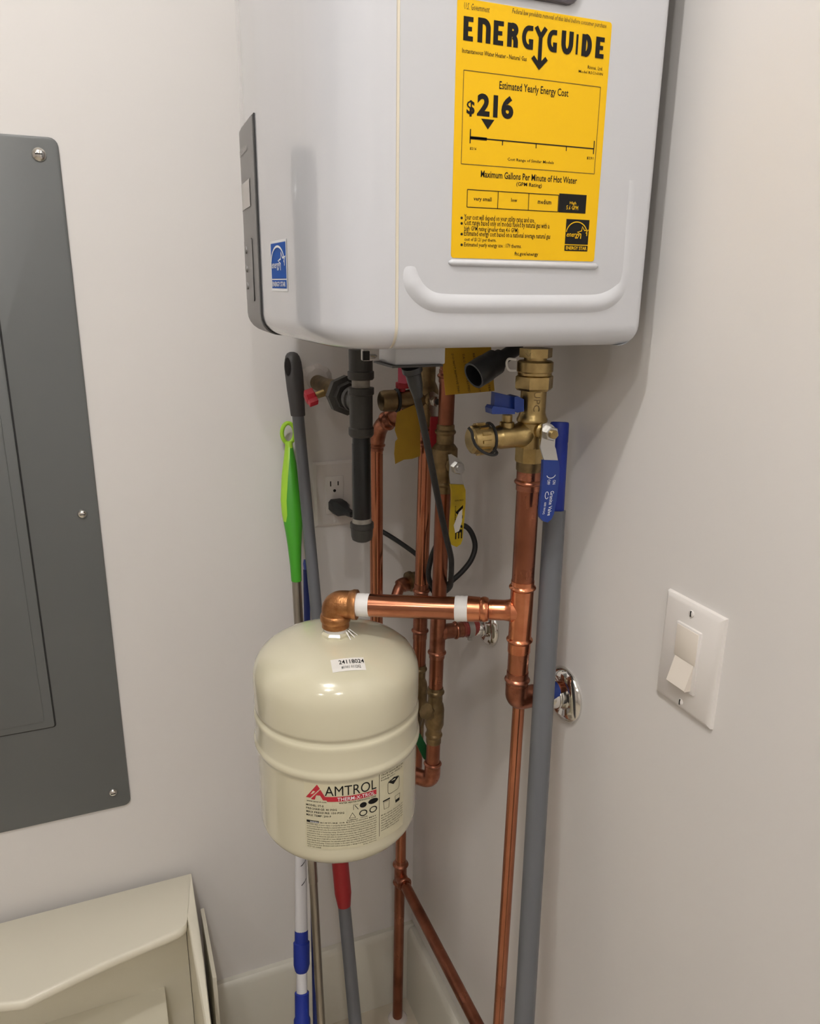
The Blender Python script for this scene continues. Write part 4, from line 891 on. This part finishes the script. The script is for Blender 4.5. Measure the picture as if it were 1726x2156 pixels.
# white and blue telescopic pole
a, d_, te = pole(632, 1700, 1.12, 636, 2156, .985)
tp_ = thing('telescopic_pole', 'white telescopic pole with blue locking collars', 'pole', a+d_*te)
obj('upper_tube', MB().lathe(a, d_, pr_px(a, d_, [(1480, 12), (1800, 12), (1960, 13.5)]), 18), WPOLE, tp_)
obj('collar', MB().lathe(a, d_, pr_px(a, d_, [(1958, 13.5), (1960, 14), (1982, 14.2), (1984, 17), (2030, 17), (2042, 14), (2047, 11)]), 20), BLUEG, tp_)
obj('lower_tube', MB().lathe(a, d_, pr_px(a, d_, [(2045, 11.5), (2156, 11.5)])+[(te, .0095)], 18), WPOLE, tp_)
obj('collar', MB().lathe(a, d_, pr_px(a, d_, [(2088, 13), (2090, 15), (2140, 15), (2146, 17.5), (2190, 17.5), (2200, 12)]), 20), BLUEG, tp_)
AT = lambda v: a+d_*along(a, d_, v)
mb = MB()
for v in (1817, 1858):
    for k in range(5):
        p = AT(v); r = rpx(p, 12.3)+.0002; q0_, q1_ = [math.radians(-160+24*j) for j in (k, k+1)]
        z0_, z1_ = .004*(k-2), .004*(k-1)
        mb.add([p+V((r*math.cos(q0_), r*math.sin(q0_), z0_-.001)), p+V((r*math.cos(q1_), r*math.sin(q1_), z1_-.001)), p+V((r*math.cos(q1_), r*math.sin(q1_), z1_+.001)), p+V((r*math.cos(q0_), r*math.sin(q0_), z0_+.001))], [(0, 1, 2, 3)])
for v0, v1, w in ((1876, 1922, .0022), (1918, 1930, .0036), (1936, 1950, .002)):
    p0_, p1_ = AT(v0), AT(v1); q = math.radians(-128)
    r = rpx(p0_, 12.6)+.0003
    mb.add([p0_+V((r*math.cos(q-w/r), r*math.sin(q-w/r), 0)), p1_+V((r*math.cos(q-w/r), r*math.sin(q-w/r), 0)), p1_+V((r*math.cos(q+w/r), r*math.sin(q+w/r), 0)), p0_+V((r*math.cos(q+w/r), r*math.sin(q+w/r), 0))], [(0, 1, 2, 3)])
flat('printed_marks', mb, INK, tp_)
# thin blue stick
a, d_, te = pole(644, 1178, 1.20, 664, 2156, 1.02)
bs = thing('blue_stick', 'thin dark blue stick squeezed between the broom and the mop', 'stick', a+d_*te)
obj('shaft', MB().lathe(a, d_, pr_px(a, d_, [(1199, 6.5), (1310, 7)])+[(te, .0042)], 12), mat('dark_blue_plastic', (24, 42, 110), .4), bs)
obj('tip', MB().lathe(a, d_, pr_px(a, d_, [(1178, 5), (1186, 6.5), (1192, 6), (1200, 5)]), 12), mat('blue_tip', (64, 84, 170), .4), bs)
# tall grey pole with blue grip at the right wall
pt = atx(1178, 892, E-.027); pb = aty(1104, 2139, .632)
a, d_ = pt, (pb-pt).normalized(); te = (-H-a.z)/d_.z
gpz = thing('grey_pole', 'tall grey pole with blue grip leaning on the right wall', 'pole', a+d_*te)
obj('grip', MB().lathe(a, d_, pr_px(a, d_, [(888, 14), (889, 18.5), (893, 19.6), (930, 19.8), (932, 19.0), (940, 19.4), (1074, 19.6), (1077, 18)]), 24), BLUEG, gpz)
obj('pole', MB().lathe(a, d_, pr_px(a, d_, [(1074, 24.0*.98), (1078, 23.2), (1500, 22.2), (2139, 21.2)])+[(te, .0135)], 24), POLEG, gpz)

# ================================================================== white plastic cabinet, lower left
CZ = -1.029; CX1 = .066; XM = -.197; YB = D-BT-.002
cb = thing('storage_cabinet', 'cream white plastic cabinet with curved tiers in the lower left corner', 'cabinet', (XM, 1.0, -H))
RIM = [(.0475, 1.098), (.0465, 1.088), (.043, 1.0795), (.037, 1.0745), (.028, 1.071), (.010, 1.0672), (-.0623, 1.0545), (-.1314, 1.0385), (XM, 1.0215)]
RIM = RIM+[(2*XM-x, y) for x, y in RIM[-2::-1]]
top = [(CX1, YB), (.0625, 1.0), (.0575, .86), (.0535, .80), (.0510, .80), (.0495, .90), (.0480, 1.0)]
arm = [((.0535, .80), (.0510, .80)), ((.0575, .86), (.0497, .87)), ((.0600, .93), (.0488, .94)), ((.0625, 1.0), (.0480, 1.01)), ((.0640, 1.06), (.0477, 1.06))]
mid = [((CX1 if k < 2 else min(CX1, x+.012), YB), (x, y)) for k, (x, y) in enumerate(RIM[:9])]
half_ = arm+mid
pairs = half_+[((2*XM-o[0], o[1]), (2*XM-i[0], i[1])) for o, i in half_[-2::-1]]
rs = []
for o, i in pairs:
    o = V((o[0], o[1], 0)); i = V((i[0], i[1], 0)); q = (i-o).normalized(); w = (i-o).length; b = min(.004, w*.3)
    row = [o+V((0, 0, CZ-.016)), o+V((0, 0, CZ-.002)), o+q*b*.5+V((0, 0, CZ)), i-q*b*2+V((0, 0, CZ)), i-q*b+V((0, 0, CZ+.0004)), i-q*b*.3+V((0, 0, CZ-.002)), i+V((0, 0, CZ-.006)), i+V((0, 0, CZ-.011)), i-q*b*.4+V((0, 0, CZ-.015)), i-q*b+V((0, 0, CZ-.016))]
    rs.append(row)
obj('top_frame', MB().rings(rs), CAB, cb, 50)
for s_ in (0, 1):
    f_ = (lambda x: 2*XM-x) if s_ else (lambda x: x)
    pl_ = [(.0645, YB), (.0610, 1.0), (.0560, .86), (.0530, .805), (.0512, .805), (.0500, .90), (.0490, 1.0), (.0485, YB)]
    obj('side_panel', MB().rings([[V((f_(x), y, z)) for x, y in pl_] for z in (-H, CZ-.0155)]), CAB, cb)
def tier(name, zt, zb, inset_, lip, ext):
    rs = []
    xs = [XM+(x-XM)*(1-inset_) for x, y in RIM]
    for x, (x_, y_) in zip(xs, RIM):
        f = y_-ext
        row = [V((x, YB-.003, zt))]
        if lip: row += [V((x, f+.018, zt)), V((x, f+.008, zt+.002)), V((x, f+.002, zt-.001)), V((x, f, zt-.007)), V((x, f+.002, zt-.014)), V((x, f+.008, zt-.018))]
        h = zt-zb
        g_ = min(f+.085, YB-.012); row += [V((x, f+.018, zt-.006)), V((x, f+(g_-f)*.6, zt-.10*h)), V((x, f+(g_-f)*.92, zt-.28*h)), V((x, g_, zt-.5*h)), V((x, g_, zt-.75*h)), V((x, f+(g_-f)*.97, zt-.92*h)), V((x, f+(g_-f)*.95, zb)), V((x, YB-.003, zb))]
        rs.append(row)
    obj(name, MB().rings(rs), CAB, cb, 50)
rs = []
for x, y_ in RIM:
    f = y_; g_ = YB-.010
    rs.append([V((x, YB-.003, CZ-.0155)), V((x, f+.010, CZ-.0155)), V((x, f+.016, CZ-.021)), V((x, f+(g_-f)*.55, CZ-.036)), V((x, f+(g_-f)*.85, CZ-.062)), V((x, g_, CZ-.10)), V((x, g_, CZ-.20)), V((x, g_, -H)), V((x, YB-.003, -H))])
obj('recessed_back', MB().rings(rs), CAB, cb, 50)
tier('middle_tier', CZ-.228, CZ-.36, .19, True, 0); tier('lower_tier', CZ-.36, -H, .19, True, .005)
bd_ = thing('thin_board', 'thin white board standing on edge between the cabinet and the wall', 'board', (.088, D-.05, -H))
obj('sheet', MB().box((.0765, D-BT-.16, -H), (.0835, D-BT-.001, aty(426, 1913, D-BT-.002).z), .001), CAB, bd_)
